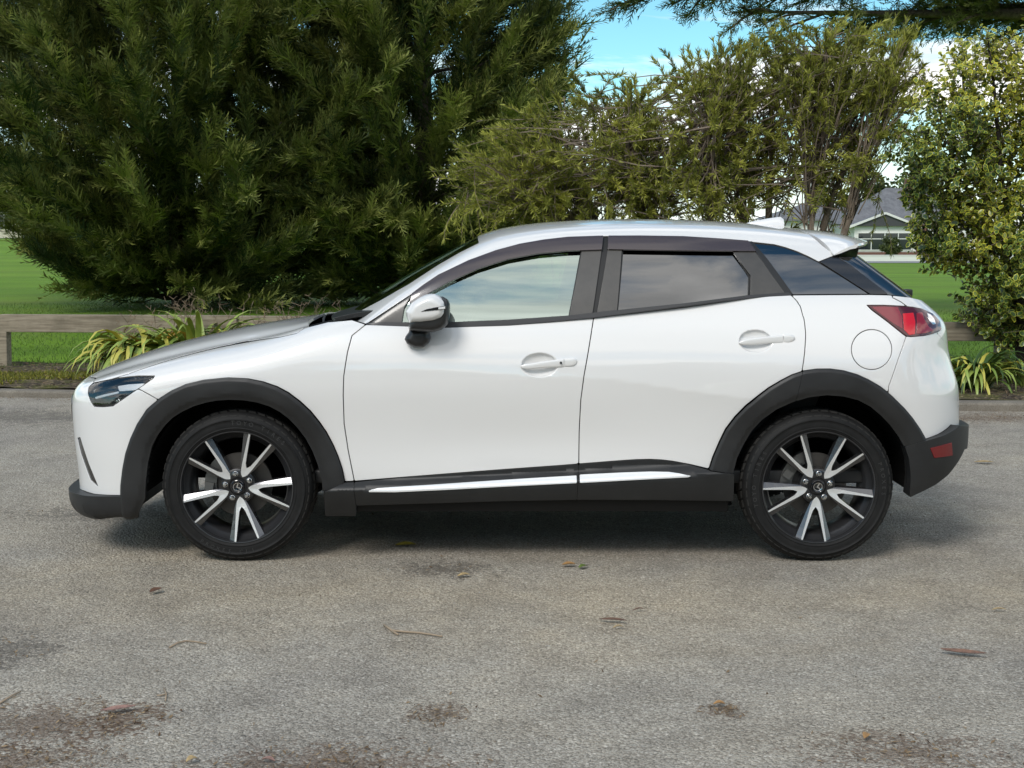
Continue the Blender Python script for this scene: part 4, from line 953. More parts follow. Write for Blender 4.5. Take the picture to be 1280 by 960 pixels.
LIPTOP = [(60, 596), (96, 607.5), (105, 613.8), (117.5, 617.8), (135, 619.2), (153, 619.4)]
HEADL = [(116, 479), (125, 476.5), (142.5, 473.4), (158, 471.4), (172.5, 470), (193, 470), (191, 473), (172.5, 485.8), (155, 497.6), (141, 507.4), (128, 508.6), (117.5, 508), (113.8, 502.5), (110, 492.5), (111, 484)]
HOODLINE = [(391, 398), (385, 404.5), (379, 410.5), (371, 416), (352, 420.3), (325, 424), (300, 428), (275, 433), (250, 439), (225, 445.5), (200, 453), (178, 460.5), (160, 467), (140, 473), (118, 477.5)]
CORE = [(96, 497), (98.8, 500.5), (104, 498), (110, 499)]
TAILL = [(1084, 381.6), (1105, 381.6), (1127.5, 382.7), (1141, 384), (1152, 386.3), (1165, 392), (1174, 402), (1176, 412), (1167, 416.5), (1155.6, 419.6), (1138.8, 421.2), (1133, 420.4), (1129.4, 418), (1120, 410.5), (1108.8, 401.5), (1090, 387.5)]
HATCH = [(1100, 350), (1116, 372), (1126, 377), (1134, 383)]
RBUMP_TOP = [(1133, 420.5), (1122, 452), (1111, 483)]
RBLACK = [(1118, 561), (1131, 557), (1155.8, 549), (1164, 546.2), (1172.8, 542.7), (1180, 538.3), (1185, 534.6), (1188.4, 531), (1215, 533), (1260, 533)]
B_ = lambda pts, ym=0.5: poly(fb, pts, ym)
C_ = lambda pts, ym=0.5: poly(fc, pts, ym)
P_ARCH1 = B_(ARCH1); P_ARCH1I = B_(ARCH1I); P_ARCH2 = B_(ARCH2); P_ARCH2I = B_(ARCH2I)
P_SILLTOP = B_(SILLTOP); P_BELT = B_(BELT); P_HEAD = B_(HEADL); P_TAILL = B_(TAILL)
cat2 = lambda *a: np.concatenate([np.asarray(q, float).reshape(-1, 2) for q in a])
DN = lambda p, z=0.0: [(p[0], z)]
# everything below/inside these belongs to black cladding or wheel openings
Z_ARCH1 = cat2([(P_ARCH1[0][0], 0)], P_ARCH1, [(P_ARCH1[-1][0], 0)])
Z_ARCH2 = cat2([(P_ARCH2[0][0] - .0, 0)], P_ARCH2, [(P_ARCH2[-1][0], 0)])
P_RBLACK = B_(RBLACK, 0.45); P_LIPTOP = B_(LIPTOP, 0.45)
Z_LIP = cat2([(-2.6, P_LIPTOP[0][1])], P_LIPTOP, [(P_LIPTOP[-1][0], 0), (-2.6, 0)])
Z_SILL = cat2([(P_ARCH1[-1][0] - .3, P_SILLTOP[0][1])], P_SILLTOP, [(P_SILLTOP[-1][0] + .3, P_SILLTOP[-1][1]), (P_SILLTOP[-1][0] + .3, 0), (P_ARCH1[-1][0] - .3, 0)])
P_RBLACK[0] = P_RBLACK[1] + (P_RBLACK[1] - P_RBLACK[2]) * .6
Z_RBLACK = cat2(P_RBLACK, [(2.7, P_RBLACK[-1][1]), (2.7, 0), (P_RBLACK[0][0], 0)])
P_HOODL = B_(HOODLINE)
P_DF, P_DR = B_(DOOR_F), B_(DOOR_R)
P_DB = B_(DOOR_B[1:])
P_RB = B_(RBUMP_TOP); P_HATCH = B_(HATCH[1:])
P_FUEL = B_([(1089.6 + 25.2 * math.cos(a) + 3 * math.sin(a) * 0, 436.9 + 25.0 * math.sin(a)) for a in np.linspace(0, 2 * math.pi, 48, endpoint=False)])
FSEAM = B_([(172, 485.5), (186, 493), (199.5, 500.8)])
sd = lambda pl: (lambda P: sdpoly(P[:, [0, 2]], pl))
def both(*fs): return lambda P: np.minimum.reduce([f(P) for f in fs])
def no(f): return lambda P: -f(P)
def belt_d(P): return sd(Z_BELT)(P)
Z_BELT = cat2(P_BELT, [(3, P_BELT[-1][1]), (3, -1), (-3, -1), (-3, P_BELT[0][1])])
WORK = {}
def put(name, parent, skin, d, m, gap=0.0034, off=0.0, wall=0.012, lv=4, side='half', refine=None, offf=None, far_parent=None):
    """cut a panel; 'half' gives a near and a far piece, 'full' one piece over the whole width"""
    V, faces, N = skin.cut(d, gap, off, wall, lv, refine, offf)
    near = V * [1, -1, 1] + [0, W, 0]; Nn = N * [1, -1, 1]; far = V + [0, W, 0]
    def mk(nm, V_, N_, fs, par):
        lens = {len(f) for f in fs}; tri = []
        Vv = np.asarray(V_)
        q4 = np.array([f for f in fs if len(f) == 4]).reshape(-1, 4); q3 = np.array([f for f in fs if len(f) == 3]).reshape(-1, 3)
        for q in (q4, q3):
            if not len(q): continue
            fn = np.cross(Vv[q[:, 1]] - Vv[q[:, 0]], Vv[q[:, -1]] - Vv[q[:, 0]]); bad = (fn * N_[q].sum(1)).sum(1) < 0
            q[bad] = q[bad][:, ::-1]; tri += q.tolist()
        return link(nm, mesh_np(nm, Vv, tri, m, True, N_), par)
    if side == 'full':
        k = len(near)
        return mk(name, np.concatenate([near, far]), np.concatenate([Nn, N]), faces + [[i + k for i in f] for f in faces], parent)
    a = mk(name, near, Nn, faces, parent)
    if side == 'near': return a
    b = link(name, a.data, far_parent or parent); b.scale = (1, -1, 1); b.location = (0, 2 * W, 0)      # the same panel, mirrored
    return a, b

car = thing('car', 'white compact SUV with black wheel-arch cladding parked side-on on the grey asphalt', 'car', (0, W, 0))
class CarP:  # parts are modelled in place; the empty stands on the ground under the middle of the car
    pass
def P_(o, par=None):
    for q in (o if isinstance(o, tuple) else (o,)): q.parent = par or car; q.matrix_parent_inverse = Matrix.Translation((0, -W, 0)) if (par is None or par is car) else Matrix.Identity(4)
    return o
# hood and fenders
Z_HOOD = cat2(P_HOODL, [(P_HOODL[-1][0] - .02, P_HOODL[-1][1] + .01), (-2.3, .74), (-2.3, 1.3), (P_HOODL[0][0], 1.3)])
Z_NOSE = cat2(B_([(112.8, 470), (117, 477.5)], .6), [(-2.02, .30), (-2.6, .3), (-2.6, .9)])
nosecap = cat2(B_([(113, 466), (113, 470), (117, 478), (110, 484)], .6), [(-2.6, .70), (-2.6, .86)])
def grille_d(P):
    """front opening: an upper grille between the lamps, seen from ahead"""
    wz = np.stack([P[:, 1], P[:, 2]], 1)
    g = sdpoly(wz, [(-.1, .44), (.30, .44), (.40, .52), (.56, .672), (.50, .705), (-.1, .715)])
    return np.minimum(g, -1.9 - P[:, 0])
# dark inner shell closes the gaps between panels
arches_open = both(no(sd(P_ARCH1I)), no(sd(P_ARCH2I)))
P_(put('inner_shell', None, BODY, both(arches_open, no(sd(P_HEAD)), no(grille_d), lambda P: belt_d(P) + 0.012, lambda P: P[:, 2] - 0.24 - 0.10 * sstep(1.4, 1.68, P[:, 0])), M_SHELL, 0.0, -0.016, 0, 1, 'full'))
hood = P_(put('bonnet', None, BODY, both(sd(Z_HOOD), no(sd(nosecap)), no(sd(P_HEAD)), lambda P: -0.742 - P[:, 0] - 0.13 * (1 - (P[:, 1] / W) ** 2) + 0.0), M_PAINT, 0.0003, side='full'))
# front bumper
Z_FB = cat2([(-2.6, .9), (P_HEAD[0][0] + .01, P_HEAD[0][1] + .004)], P_HEAD[9:8:-1], [P_HEAD[6]], FSEAM, [(FSEAM[-1][0] + .4, FSEAM[-1][1]), (FSEAM[-1][0] + .4, 0), (-2.6, 0)])
Z_FB = cat2([(-2.6, 1.0), (P_HOODL[-1][0], P_HOODL[-1][1]), P_HEAD[0], P_HEAD[9], P_HEAD[7], FSEAM[0], FSEAM[1], FSEAM[2], (FSEAM[2][0] + .3, FSEAM[2][1] - .15), (FSEAM[2][0] + .3, 0), (-2.6, 0)])
FOG = B_([(97, 548), (100, 547), (111, 581), (122, 607.5), (113.8, 600), (102.5, 570)], .42)
Z_LIPB = cat2([(-2.6, .9), (-2.6, .22)], B_([(92, 630)], .4), B_([(111, 640), (139, 647), (184, 648.5)], .15), [(-1.5, .20), (-1.5, .9)])
bump = P_(put('front_bumper', None, BODY, both(sd(Z_FB), no(sd(P_HEAD)), no(sd(Z_ARCH1)), no(sd(Z_LIP)), no(sd(Z_HOOD)), no(grille_d), no(sd(FOG))), M_PAINT, side='full'))
P_(put('grille', None, BODY, grille_d, M_SATIN, 0.004, -0.03, 0, 2, 'full'))
P_(put('grille_surround', None, BODY, both(grille_d, lambda P: 0.014 - grille_d(P)), M_GBLACK, 0.001, 0.003, 0.03, 4, 'full'))
P_(put('fog_lamp_bezel', None, BODY, sd(FOG), M_GBLACK, 0.001, -0.004, 0.01, 6))
P_(put('bumper_lip', None, BODY, both(sd(Z_LIP), no(sd(P_ARCH1I)), sd(Z_LIPB)), M_PLAST, 0.001, 0.03, 0.05, 4, 'full',
       offf=lambda V: (0.030 * sstep(.09, .25, V[:, 2]) - .010) * sstep(-1.70, -1.95, V[:, 0]) - 0.016 * sstep(-1.9, -1.75, V[:, 0])))
# fender
Z_FEND = cat2([P_HEAD[5]], [P_HEAD[6]], FSEAM, [(FSEAM[-1][0] + .05, FSEAM[-1][1] - .1), (-1.2, .5), (P_DF[-1][0] - .0, P_DF[-1][1] - .02)], P_DF[::-1], [(P_DF[0][0] + .02, P_DF[0][1] + .02), (-0.70, 1.4), (P_HOODL[0][0], 1.4)], P_HOODL)
P_(put('front_fender', None, BODY, both(sd(Z_FEND), lambda P: sd(Z_HOOD)(P) * -1 + 0.0033, lambda P: np.maximum(P[:, 1] - 0.655, -0.95 - P[:, 0]), no(sd(P_HEAD)), no(sd(Z_ARCH1)), no(sd(Z_SILL)), belt_d), M_PAINT))
# doors
Z_FD = cat2(P_DF, [(P_DF[-1][0] + .02, .2), (P_DB[-1][0], .2)], P_DB[::-1], [(P_DB[0][0] + .01, 1.5), (P_DF[0][0], 1.5)])
Z_RD = cat2(P_DB, [(P_DB[-1][0], .2), (P_DR[-1][0] - .1, .2)], P_DR[::-1], [(P_DR[0][0], 1.5), (P_DB[0][0], 1.5)])
bowl = lambda P: np.max([(1.25 - ((P[:, 0] - c[0]) / c[2]) ** 2 - ((P[:, 2] - c[1]) / c[3]) ** 2) for c in BOWLS], 0)
fd = P_(put('front_door', None, BODY, both(sd(Z_FD), no(sd(Z_SILL)), belt_d), M_PAINT, refine=bowl))
rd = P_(put('rear_door', None, BODY, both(sd(Z_RD), no(sd(Z_SILL)), no(sd(Z_ARCH2)), belt_d), M_PAINT, refine=bowl))
# rear quarter, fuel flap, rear bumper, tailgate
Z_Q = cat2(P_DR, [(P_DR[-1][0], .4), (P_RB[-1][0], .4)], P_RB[::-1], [P_TAILL[11]], [P_TAILL[0] + [.02, 0]], P_HATCH[::-1], [(P_HATCH[0][0] - .03, 1.4), (P_DR[0][0], 1.4)])
tailside = both(lambda P: P[:, 1] - 0.665, lambda P: P[:, 0] * 0 + 1)
Z_TG = cat2(P_HATCH, [(P_TAILL[2][0], P_TAILL[2][1]), (P_TAILL[7][0] - .03, P_TAILL[7][1]), (2.0, .62), (2.6, .62), (2.6, 1.4), (P_HATCH[0][0] - .02, 1.4)])
tg_d = both(sd(Z_TG), lambda P: 0.60 - P[:, 1] + 0.5 * np.maximum(P[:, 2] - 0.93, 0) * 3, lambda P: P[:, 2] - 0.66, belt_d)
quarter = P_(put('rear_quarter_panel', None, BODY, both(sd(Z_Q), no(sd(P_TAILL)), no(sd(P_FUEL)), no(sd(Z_ARCH2)), belt_d), M_PAINT))
P_(put('fuel_flap', None, BODY, sd(P_FUEL), M_PAINT, 0.0028, 0, 0.01, side='near'))
Z_RBUMP = cat2([P_RB[0]], [P_RB[1]], [P_RB[2]], [(P_RB[2][0], .2), (2.6, .2), (2.6, 1.02), (P_TAILL[7][0], 1.02), (P_TAILL[7][0] - .02, P_TAILL[7][1]), P_TAILL[11]])
P_(put('rear_bumper', None, BODY, both(sd(Z_RBUMP), no(sd(P_TAILL)), no(sd(Z_ARCH2)), no(sd(Z_RBLACK)), no(tg_d)), M_PAINT, 0.0022, side='full'))
tg = P_(put('tailgate', None, BODY, both(tg_d, no(sd(P_TAILL))), M_PAINT, side='full'))
Z_RBK = cat2(B_([(1120, 626), (1134, 619.5), (1150, 611), (1163, 602.5), (1176, 590)], .25), B_([(1187, 574), (1194, 560)], .4), [(2.3, .42), (2.4, .9), (1.4, .9)])
REFL = B_([(1157, 559), (1179, 552), (1180, 567), (1161, 570.4)], .45)
bulge = lambda V: 0.022 * sstep(1.70, 2.0, V[:, 0]) * sstep(.12, .40, V[:, 2])
P_(put('rear_bumper_cladding', None, BODY, both(sd(Z_RBLACK), no(sd(P_ARCH2I)), sd(Z_RBK)), M_PLAST, 0.001, 0.021, 0.06, 4, 'full', offf=bulge))
# lamps
hl_in = both(sd(P_HEAD))
hl = P_(put('headlight', None, BODY, hl_in, M_LENS, 0.0026, -0.001, 0.02, 4))
P_(put('lamp_bowl', None, BODY, sd(P_HEAD), mat('black_lamp_bowl', (.015, .015, .015), .3), 0.003, -0.045, 0, 3))
tl = P_(put('taillight', None, BODY, sd(P_TAILL), M_DRED, 0.0026, 0.002, 0.02, 6, offf=lambda V: 0.005 * sstep(1.75, 2.0, V[:, 0])))

# black cladding
seam2 = B_([(1003, 462), (994, 500)]); seam2 = seam2[0] + (seam2[1] - seam2[0]) * np.array([[-1.5], [2.5]])
def leftof(a, b): return lambda P: ((b[0] - a[0]) * (P[:, 2] - a[1]) - (b[1] - a[1]) * (P[:, 0] - a[0])) / np.hypot(*(b - a))
sl2 = leftof(seam2[0], seam2[1])
Z_A1 = cat2([(P_ARCH1[0][0], .2)], P_ARCH1, [P_SILLTOP[0]], [hit(fb, 416, 611)], [hit(fb, 405, 612)], [(P_ARCH1I[-3][0] - .05, .2)])
arch_prof1 = lambda V: -0.010 * sstep(0.034, 0.0, -sdpoly(V[:, [0, 2]], P_ARCH1I)) - 0.006 * sstep(0.014, 0.0, sdpoly(V[:, [0, 2]], Z_ARCH1))
arch_prof2 = lambda V: -0.010 * sstep(0.034, 0.0, -sdpoly(V[:, [0, 2]], P_ARCH2I)) - 0.006 * sstep(0.014, 0.0, sdpoly(V[:, [0, 2]], Z_ARCH2))
lipfade = lambda V: 0.0
P_(put('front_arch_cladding', None, BODY, both(sd(Z_A1), no(sd(P_ARCH1I)), no(sd(Z_LIP))), M_PLAST, 0.0008, 0.024, 0.05, 4, offf=arch_prof1))
Z_A2 = cat2([(P_ARCH2[0][0] - .0, P_ARCH2[0][1])], P_ARCH2, [(P_ARCH2[-1][0], .3), (P_ARCH2I[-3][0], .3), (P_ARCH2I[2][0] + .02, P_ARCH2[0][1] - .02)])
a2 = both(sd(Z_A2), no(sd(P_ARCH2I)), no(sd(Z_RBLACK)))
CLF = P_(put('rear_arch_cladding', None, BODY, both(a2, no(sl2)), M_PLAST, 0.0016, 0.024, 0.05, 4, offf=arch_prof2))
CLB = P_(put('rear_arch_cladding', None, BODY, both(a2, sl2), M_PLAST, 0.0016, 0.024, 0.05, 4, offf=arch_prof2))
FOLD = B_([(400, 612), (416, 611.6), (461, 610.5), (495, 610.6), (630, 605), (720.6, 601), (812.5, 596), (862, 593), (915, 590.6)])
P_SILLLOW = B_(SILLLOW)
Zs = cat2(FOLD, [(FOLD[-1][0], 0), (FOLD[0][0], 0)])
def sill_prof(V):
    """bevelled upper face, proud lower face"""
    return 0.042 * sstep(-0.048, -0.002, sdpoly(V[:, [0, 2]], Zs))
_a1e = hit(fb, 405, 612); _a2e = hit(fb, 916, 591)
Z_ARCH1S = cat2([(P_ARCH1[0][0], 0)], P_ARCH1, [_a1e, (_a1e[0], 0)]); Z_ARCH2S = cat2([(_a2e[0], 0), _a2e], P_ARCH2, [(P_ARCH2[-1][0], 0)])
sillz = both(sd(Z_SILL), no(sd(Z_ARCH1S)), no(sd(Z_ARCH2S)), lambda P: P[:, 0] - hit(fb, 407, 620)[0], lambda P: hit(fb, 915.5, 610)[0] - P[:, 0])
Z_LOW = cat2([(P_SILLLOW[0][0] - .5, P_SILLLOW[0][1])], P_SILLLOW, [(P_SILLLOW[-1][0] + .5, P_SILLLOW[-1][1]), (P_SILLLOW[-1][0] + .5, 0), (P_SILLLOW[0][0] - .5, 0)])
Z_FDL = cat2([P_DF[-1] + [0, .01], P_DF[-1], hit(fb, 446, 627)], [(P_DB[-1][0], P_DB[-1][1] - .1)], P_DB[::-1], [P_DF[-1] + [0, .05]])
Z_FDL = cat2([P_DF[-1] + [0, .2], P_DF[-1], hit(fb, 446.5, 628), hit(fb, 446.5, 640)], [(P_DB[-1][0], .15)], P_DB[::-1])
P_(put('fender_lower_cladding', None, BODY, both(sillz, lambda P: hit(fb, 430, 620)[0] - P[:, 0] + 1.0, no(sd(Z_FDL)), lambda P: -.66 - P[:, 0], lambda P: P[:, 2] - hit(fb, 430, 638)[1]), M_PLAST2, 0.0016, 0.004, 0.03, 4, offf=sill_prof))
fcl = P_(put('door_cladding', None, BODY, both(sillz, sd(Z_FDL), no(sd(Z_LOW))), M_PLAST2, 0.0016, 0.004, 0.03, 4, offf=sill_prof))
rcl = P_(put('door_cladding', None, BODY, both(sillz, lambda P: P[:, 0] - .2, no(sd(Z_FDL)), no(sd(Z_LOW))), M_PLAST2, 0.0016, 0.004, 0.03, 4, offf=sill_prof))
P_(put('sill', None, BODY, both(sd(Z_LOW), lambda P: P[:, 0] - hit(fb, 447, 630)[0], lambda P: hit(fb, 909, 630)[0] - P[:, 0], lambda P: P[:, 2] - 0.232), mat('dull_black_sill', (0.007, 0.007, 0.007), 0.5, spec=0.25), 0.001, 0.022, 0.05, 3))
ST1 = B_([(461, 610.8), (466, 608.6), (474, 607), (540, 603.6), (630, 598.4), (690, 595), (720, 593.4), (720, 601), (630, 605), (560, 608.4), (495, 611)])
ST2 = B_([(724.6, 592.4), (780, 589.6), (812.5, 588.4), (835, 588.5), (848, 590), (862, 593), (858, 594), (812.5, 596.2), (724.6, 600.8)])
s1_ = P_(put('chrome_strip', None, BODY, sd(ST1), M_SILVER, 0.0, 0.010, 0.012, 6, offf=sill_prof))
s2_ = P_(put('chrome_strip', None, BODY, sd(ST2), M_SILVER, 0.0, 0.010, 0.012, 6, offf=sill_prof))
# greenhouse ------------------------------------------------------------
WS_EDGE = [(436, 395), (455, 386), (473.7, 376), (511, 354.7), (548.8, 330), (575, 315), (598, 303.6)]
FRAME_TOP = [(459.5, 403.6), (475, 393.5), (492.5, 382), (516, 366.5), (548.8, 344), (586, 326), (620, 313.5), (650, 305.5), (680, 300.2), (710, 296.9), (755, 295.2), (800, 295.1), (853.8, 296), (900, 298.8), (937, 301.9), (968, 305.4), (982, 309), (996, 313.8), (1010, 320), (1023.4, 327)]
P_FTOP = C_(FRAME_TOP); P_WS = C_(WS_EDGE)
BELT_C = C_([(459.5, 406), (511, 408), (560, 409.4), (635, 406.6), (690, 402), (742, 397), (790, 391), (853.8, 383), (900, 377), (936, 372.8), (962, 370.6), (989, 369.2), (1040, 369), (1086, 369), (1111, 369), (1137, 371)])
Z_SIDEWIN = cat2(P_FTOP, C_([(1044, 318.8), (1066, 332.5), (1111, 368.8)]), BELT_C[::-1])
Z_WS = cat2(P_WS, [(P_WS[-1][0] + .0, P_WS[-1][1] + .004), (P_WS[-1][0] - .10, 1.6), (-1.4, 1.6), (-1.4, .95), (P_WS[0][0] - .02, P_WS[0][1] - .08)])
P_WS3 = P_WS
TIP = C_([(1023.4, 327), (1044, 318.8), (1066, 332.5), (1111, 368.8), (1120, 372)])
SEAM = C_([(1003, 289), (1010, 292.5), (1028, 307)])
Z_BACK = cat2([(SEAM[0][0] - .004, 1.60), SEAM[0], SEAM[1], SEAM[2], TIP[1], TIP[2], TIP[3], TIP[4], (2.6, TIP[4][1]), (2.6, 1.6)])
below_belt = cat2([(-2, BELT_C[0][1] - .6), (-1.2, BELT_C[0][1] - .05), (P_WS[0][0] - .25, P_WS[0][1] - .05)], BELT_C[:1], BELT_C, [(2.6, BELT_C[-1][1]), (2.6, 0), (-2, 0)])
roof_d = both(no(sd(Z_SIDEWIN)), no(sd(Z_WS)), no(sd(Z_BACK)), no(sd(below_belt)))
roof = P_(put('roof', None, CABS, roof_d, M_PAINT, 0.002, 0.0, 0.02, 4, 'full'))
P_(put('windscreen', None, CABS, both(sd(Z_WS), lambda P: P[:, 2] - 0.98), M_WSGLASS, 0.0015, -0.003, 0.006, 4, 'full'))
P_(put('windscreen_frit', None, CABS, both(sd(Z_WS), lambda P: np.maximum(np.maximum(0.022 - sd(Z_WS)(P), 1.075 - P[:, 2]), P[:, 2] - 1.40)), M_RUB, 0.0015, -0.007, 0, 4, 'full'))
P_(put('rear_window', None, CABS, both(sd(Z_BACK), lambda P: P[:, 2] - TIP[4][1] + .0, lambda P: 1.378 - P[:, 2] - .03 * (P[:, 1] / .55) ** 2, no(sd(Z_SIDEWIN))), M_PRIV, 0.002, -0.004, 0.01, 4, 'full'))
# side windows: black frame with openings, glass, pillar films, visors
G_F = C_([(478, 397), (520, 367.5), (548, 351), (575, 338), (606.9, 328), (635, 321), (680, 314), (727, 309), (711, 396), (635, 401), (567.5, 403.6), (500, 405.5)])
G_R = C_([(778.8, 308), (853, 309), (915.6, 311), (921, 319), (937, 345), (936, 370.4), (853.8, 379.5), (772, 388.4)])
G_Q = C_([(941, 304.5), (968, 307), (982, 310.5), (996, 315.5), (1010, 322), (1023, 328.5), (1054, 347.5), (1085, 367.4), (1040, 367.5), (992, 367.6)])
P_(put('window_frame', None, CABS, both(sd(Z_SIDEWIN), no(sd(G_F)), no(sd(G_R)), no(sd(G_Q))), M_RUB, -0.001, -0.006, 0.02, 4))
gf = P_(put('side_window', None, CABS, sd(G_F), M_GLASS, -0.004, -0.012, 0.003, 4))
gr = P_(put('side_window', None, CABS, sd(G_R), M_PRIV, -0.004, -0.012, 0.003, 4))
P_(put('quarter_window', None, CABS, sd(G_Q), M_PRIV, -0.001, -0.003, 0.003, 4))
PIL = dict(
    a=[(464, 403.3), (492.5, 384.3), (514.3, 369.3), (505, 384), (502, 403.2), (480, 403.4)],
    b=[(727.6, 312), (752.2, 310), (740.6, 391), (712, 395)],
    c=[(760, 310), (777.2, 312), (771.2, 387.8), (746.5, 391)],
    d=[(916.6, 315.5), (943, 314), (981, 365.8), (938, 369.4), (938.4, 344.5)])
for k, v in PIL.items():
    P_(put('pillar_cover', None, CABS, sd(C_(v)), M_PILLAR, 0.0006, 0.0015, 0.008, 6))
P_(put('quarter_window_trim', None, CABS, sd(C_([(935.3, 302.2), (940, 302.4), (958, 323), (975, 346), (990.5, 367.8), (982.5, 367.8), (962, 340)])), M_SATIN, 0.0, 0.003, 0.01, 6))
MOULD = C_([(459, 405.4), (480, 403.7), (511, 404), (567.5, 403.6), (635, 400.8), (711, 395.6), (760, 390), (853.8, 380.6), (936, 370.2), (985, 366.9), (988, 368.8), (962, 370.2), (936, 372.4), (900, 376.6), (853.8, 382.6), (790, 390.6), (742, 396.6), (690, 401.6), (635, 406.2), (560, 409), (511, 407.6)])
P_(put('belt_moulding', None, CABS, sd(MOULD), mat('dark_grey_belt_trim', (0.035, 0.035, 0.037), 0.4), -0.002, 0.006, 0.02, 6))
V_F = C_([(512.5, 380), (515.2, 368.5), (530, 357.5), (548.8, 345), (586, 327), (620, 314.6), (650, 306.6), (680, 301.4), (710, 298), (753.6, 296.6), (752, 313.2), (710, 314.6), (672.5, 318), (635, 325), (597.5, 337), (560, 354), (535, 368)])
V_R = C_([(760.5, 296.6), (800, 296.4), (853.8, 297.2), (900, 300), (934.4, 302.6), (944, 315), (900, 314.8), (853.8, 314.2), (800, 313.4), (759.6, 312.6)])
vis = lambda V: 0.012 * sstep(0.0, 1.0, 0.5 + 0 * V[:, 0])
vf = P_(put('window_visor', None, CABS, sd(V_F), M_VISOR, 0.0, 0.010, 0.006, 6))
vr = P_(put('window_visor', None, CABS, sd(V_R), M_VISOR, 0.0, 0.010, 0.006, 6))
# D pillar garnish in gloss black
P_(put('rear_pillar_garnish', None, CABS, sd(C_([(1025.5, 327.6), (1043, 320.4), (1066, 333.6), (1110, 367.8), (1088, 367.8), (1055, 346.5)])), M_GBLACK, 0.0006, 0.002, 0.01, 6))
# roof spoiler: a lofted wedge behind the roof
def spoiler():
    mb = MB(); n = 15; secs = []; K7 = float(ROOF(TIP[1][0] - .01)) - .055 * (.585 / .6) ** 2 - .0035 - TIP[1][1]
    for i in range(-n, n + 1):
        u = i / n; wv = 0.585 * u; a = abs(u)
        x0 = SEAM[0][0] - .010 + (TIP[1][0] - SEAM[0][0]) * a ** 2.2; x1 = 1.718 - 0.155 * a ** 2
        z0 = float(ROOF(x0)) - 0.055 * (wv / 0.6) ** 2 - K7 * a ** 7 - .0015; z1 = 1.418 - 0.014 * a ** 2
        top = [(x0 + (x1 - x0) * t, z0 + (z1 - z0) * t + 0.012 * math.sin(math.pi * t) * (1 - 0.6 * a ** 4)) for t in np.linspace(0, 1, 8)]
        bot = [(x1 + .003, z1 - 0.010), (x1 - 0.006, z1 - 0.020), (x1 - .3 * (x1 - x0), z1 - .040 * (1 - a ** 3) - .3 * (z1 - z0) - .010), (x0 + .3 * (x1 - x0), z0 + .3 * (z1 - z0) - .050 * (1 - a ** 3) - .008), (x0 + 0.0, z0 - 0.05 + .047 * a ** 3)]
        secs.append([(x, W - wv, z) for x, z in top + bot])
    L = len(secs[0])
    for s_ in secs: mb.v += s_
    for i in range(len(secs) - 1):
        for j in range(L):
            mb.f.append((i * L + j, i * L + (j + 1) % L, (i + 1) * L + (j + 1) % L, (i + 1) * L + j)); mb.m.append(0)
    mb.f += [tuple(range(L)), tuple((len(secs) - 1) * L + j for j in range(L))]; mb.m += [0, 0]
    return mb.build('roof_spoiler', M_PAINT, None, True, angle=R(28))
P_(spoiler())
for sgn in (1, -1):
    mb = MB(); a = [tuple(at_y(*q, .345)[[0, 2]]) for q in ((1044, 320), (1060, 313.6), (1075, 307.5), (1071.5, 320), (1067, 333), (1056, 328))]
    y_in, y_out = W - sgn * 0.38, W - sgn * 0.537
    mb.prism(a, min(y_in, y_out), max(y_in, y_out)); P_(mb.build('spoiler_fin', M_GBLACK, None, bevel=0.004))
# shark fin aerial
mb = MB(); secs = []
for t in np.linspace(0, 1, 14):
    x = 1.145 + 0.19 * t; zb = float(ROOF(x)) - 0.004; hgt = 0.058 * (t ** 0.8) * (1 if t < 0.97 else 0.8); wd = 0.034 * math.sin(math.pi * min(0.5, 0.12 + t * 0.5)) 
    secs.append([(x + 0.0, W + wd * c, zb + hgt * max(0, s_)) for c, s_ in [(math.cos(q), math.sin(q) ** 0.7 if math.sin(q) > 0 else 0) for q in np.linspace(0, math.pi, 11)]])
L = 11
for s_ in secs: mb.v += s_
for i in range(13):
    for j in range(L - 1): mb.f.append((i * L + j, i * L + j + 1, (i + 1) * L + j + 1, (i + 1) * L + j)); mb.m.append(0)
mb.f.append(tuple(13 * L + j for j in range(L))); mb.m.append(0)
P_(mb.build('roof_aerial', M_PAINT, None, True, angle=R(50)))

# wing mirrors ------------------------------------------------------------
def pillow(name, m, pts, y_mid, d_near, d_far, k=0.035, par=None, n=46, mirror=True):
    """closed rounded solid with a traced outline"""
    pl = np.array([at_y(*p, y_mid)[[0, 2]] for p in pts]); lo, hi = pl.min(0) - .004, pl.max(0) + .004
    def f(x, w_, z):
        sh = np.broadcast(x, w_, z).shape
        X, Y, Z = (np.broadcast_to(q, sh).ravel() for q in (x, w_, z))
        if len(x.shape) == 3 and x.shape[0] > 1:
            d2 = sdpoly(np.stack(np.meshgrid(x.ravel(), z.ravel(), indexing='ij'), -1).reshape(-1, 2), pl).reshape(x.shape[0], 1, z.shape[2]); d2 = np.broadcast_to(d2, sh).ravel()
        else: d2 = sdpoly(np.stack([X, Z], 1), pl)
        c = np.clip(d2 / k, -1, 1); e = np.where(d2 > 0, np.sqrt(np.maximum(1 - (1 - np.clip(c, 0, 1)) ** 2, 0)), c * 2)
        q = np.where(Y < y_mid, (y_mid - Y) - d_near * e, (Y - y_mid) - d_far * e)
        q = np.where(d2 > 0, q, np.maximum(q, -d2)); return q.reshape(sh)
    h = max(hi - lo) / n
    global surfnet
    P, Q = surfnet_np(f, (lo[0], y_mid - d_near - .01, lo[1]), (hi[0], y_mid + d_far + .01, hi[1]), h)
    P = smooth_np(P, Q, 3)
    o = link(name, mesh_np(name, P, Q[:, ::-1], m, True), par)
    return o
def surfnet_np(f, lo, hi, h):
    global project
    keep = project; project = lambda f_, P, it=3: P
    try: return surfnet(f, lo, hi, h)
    finally: project = keep
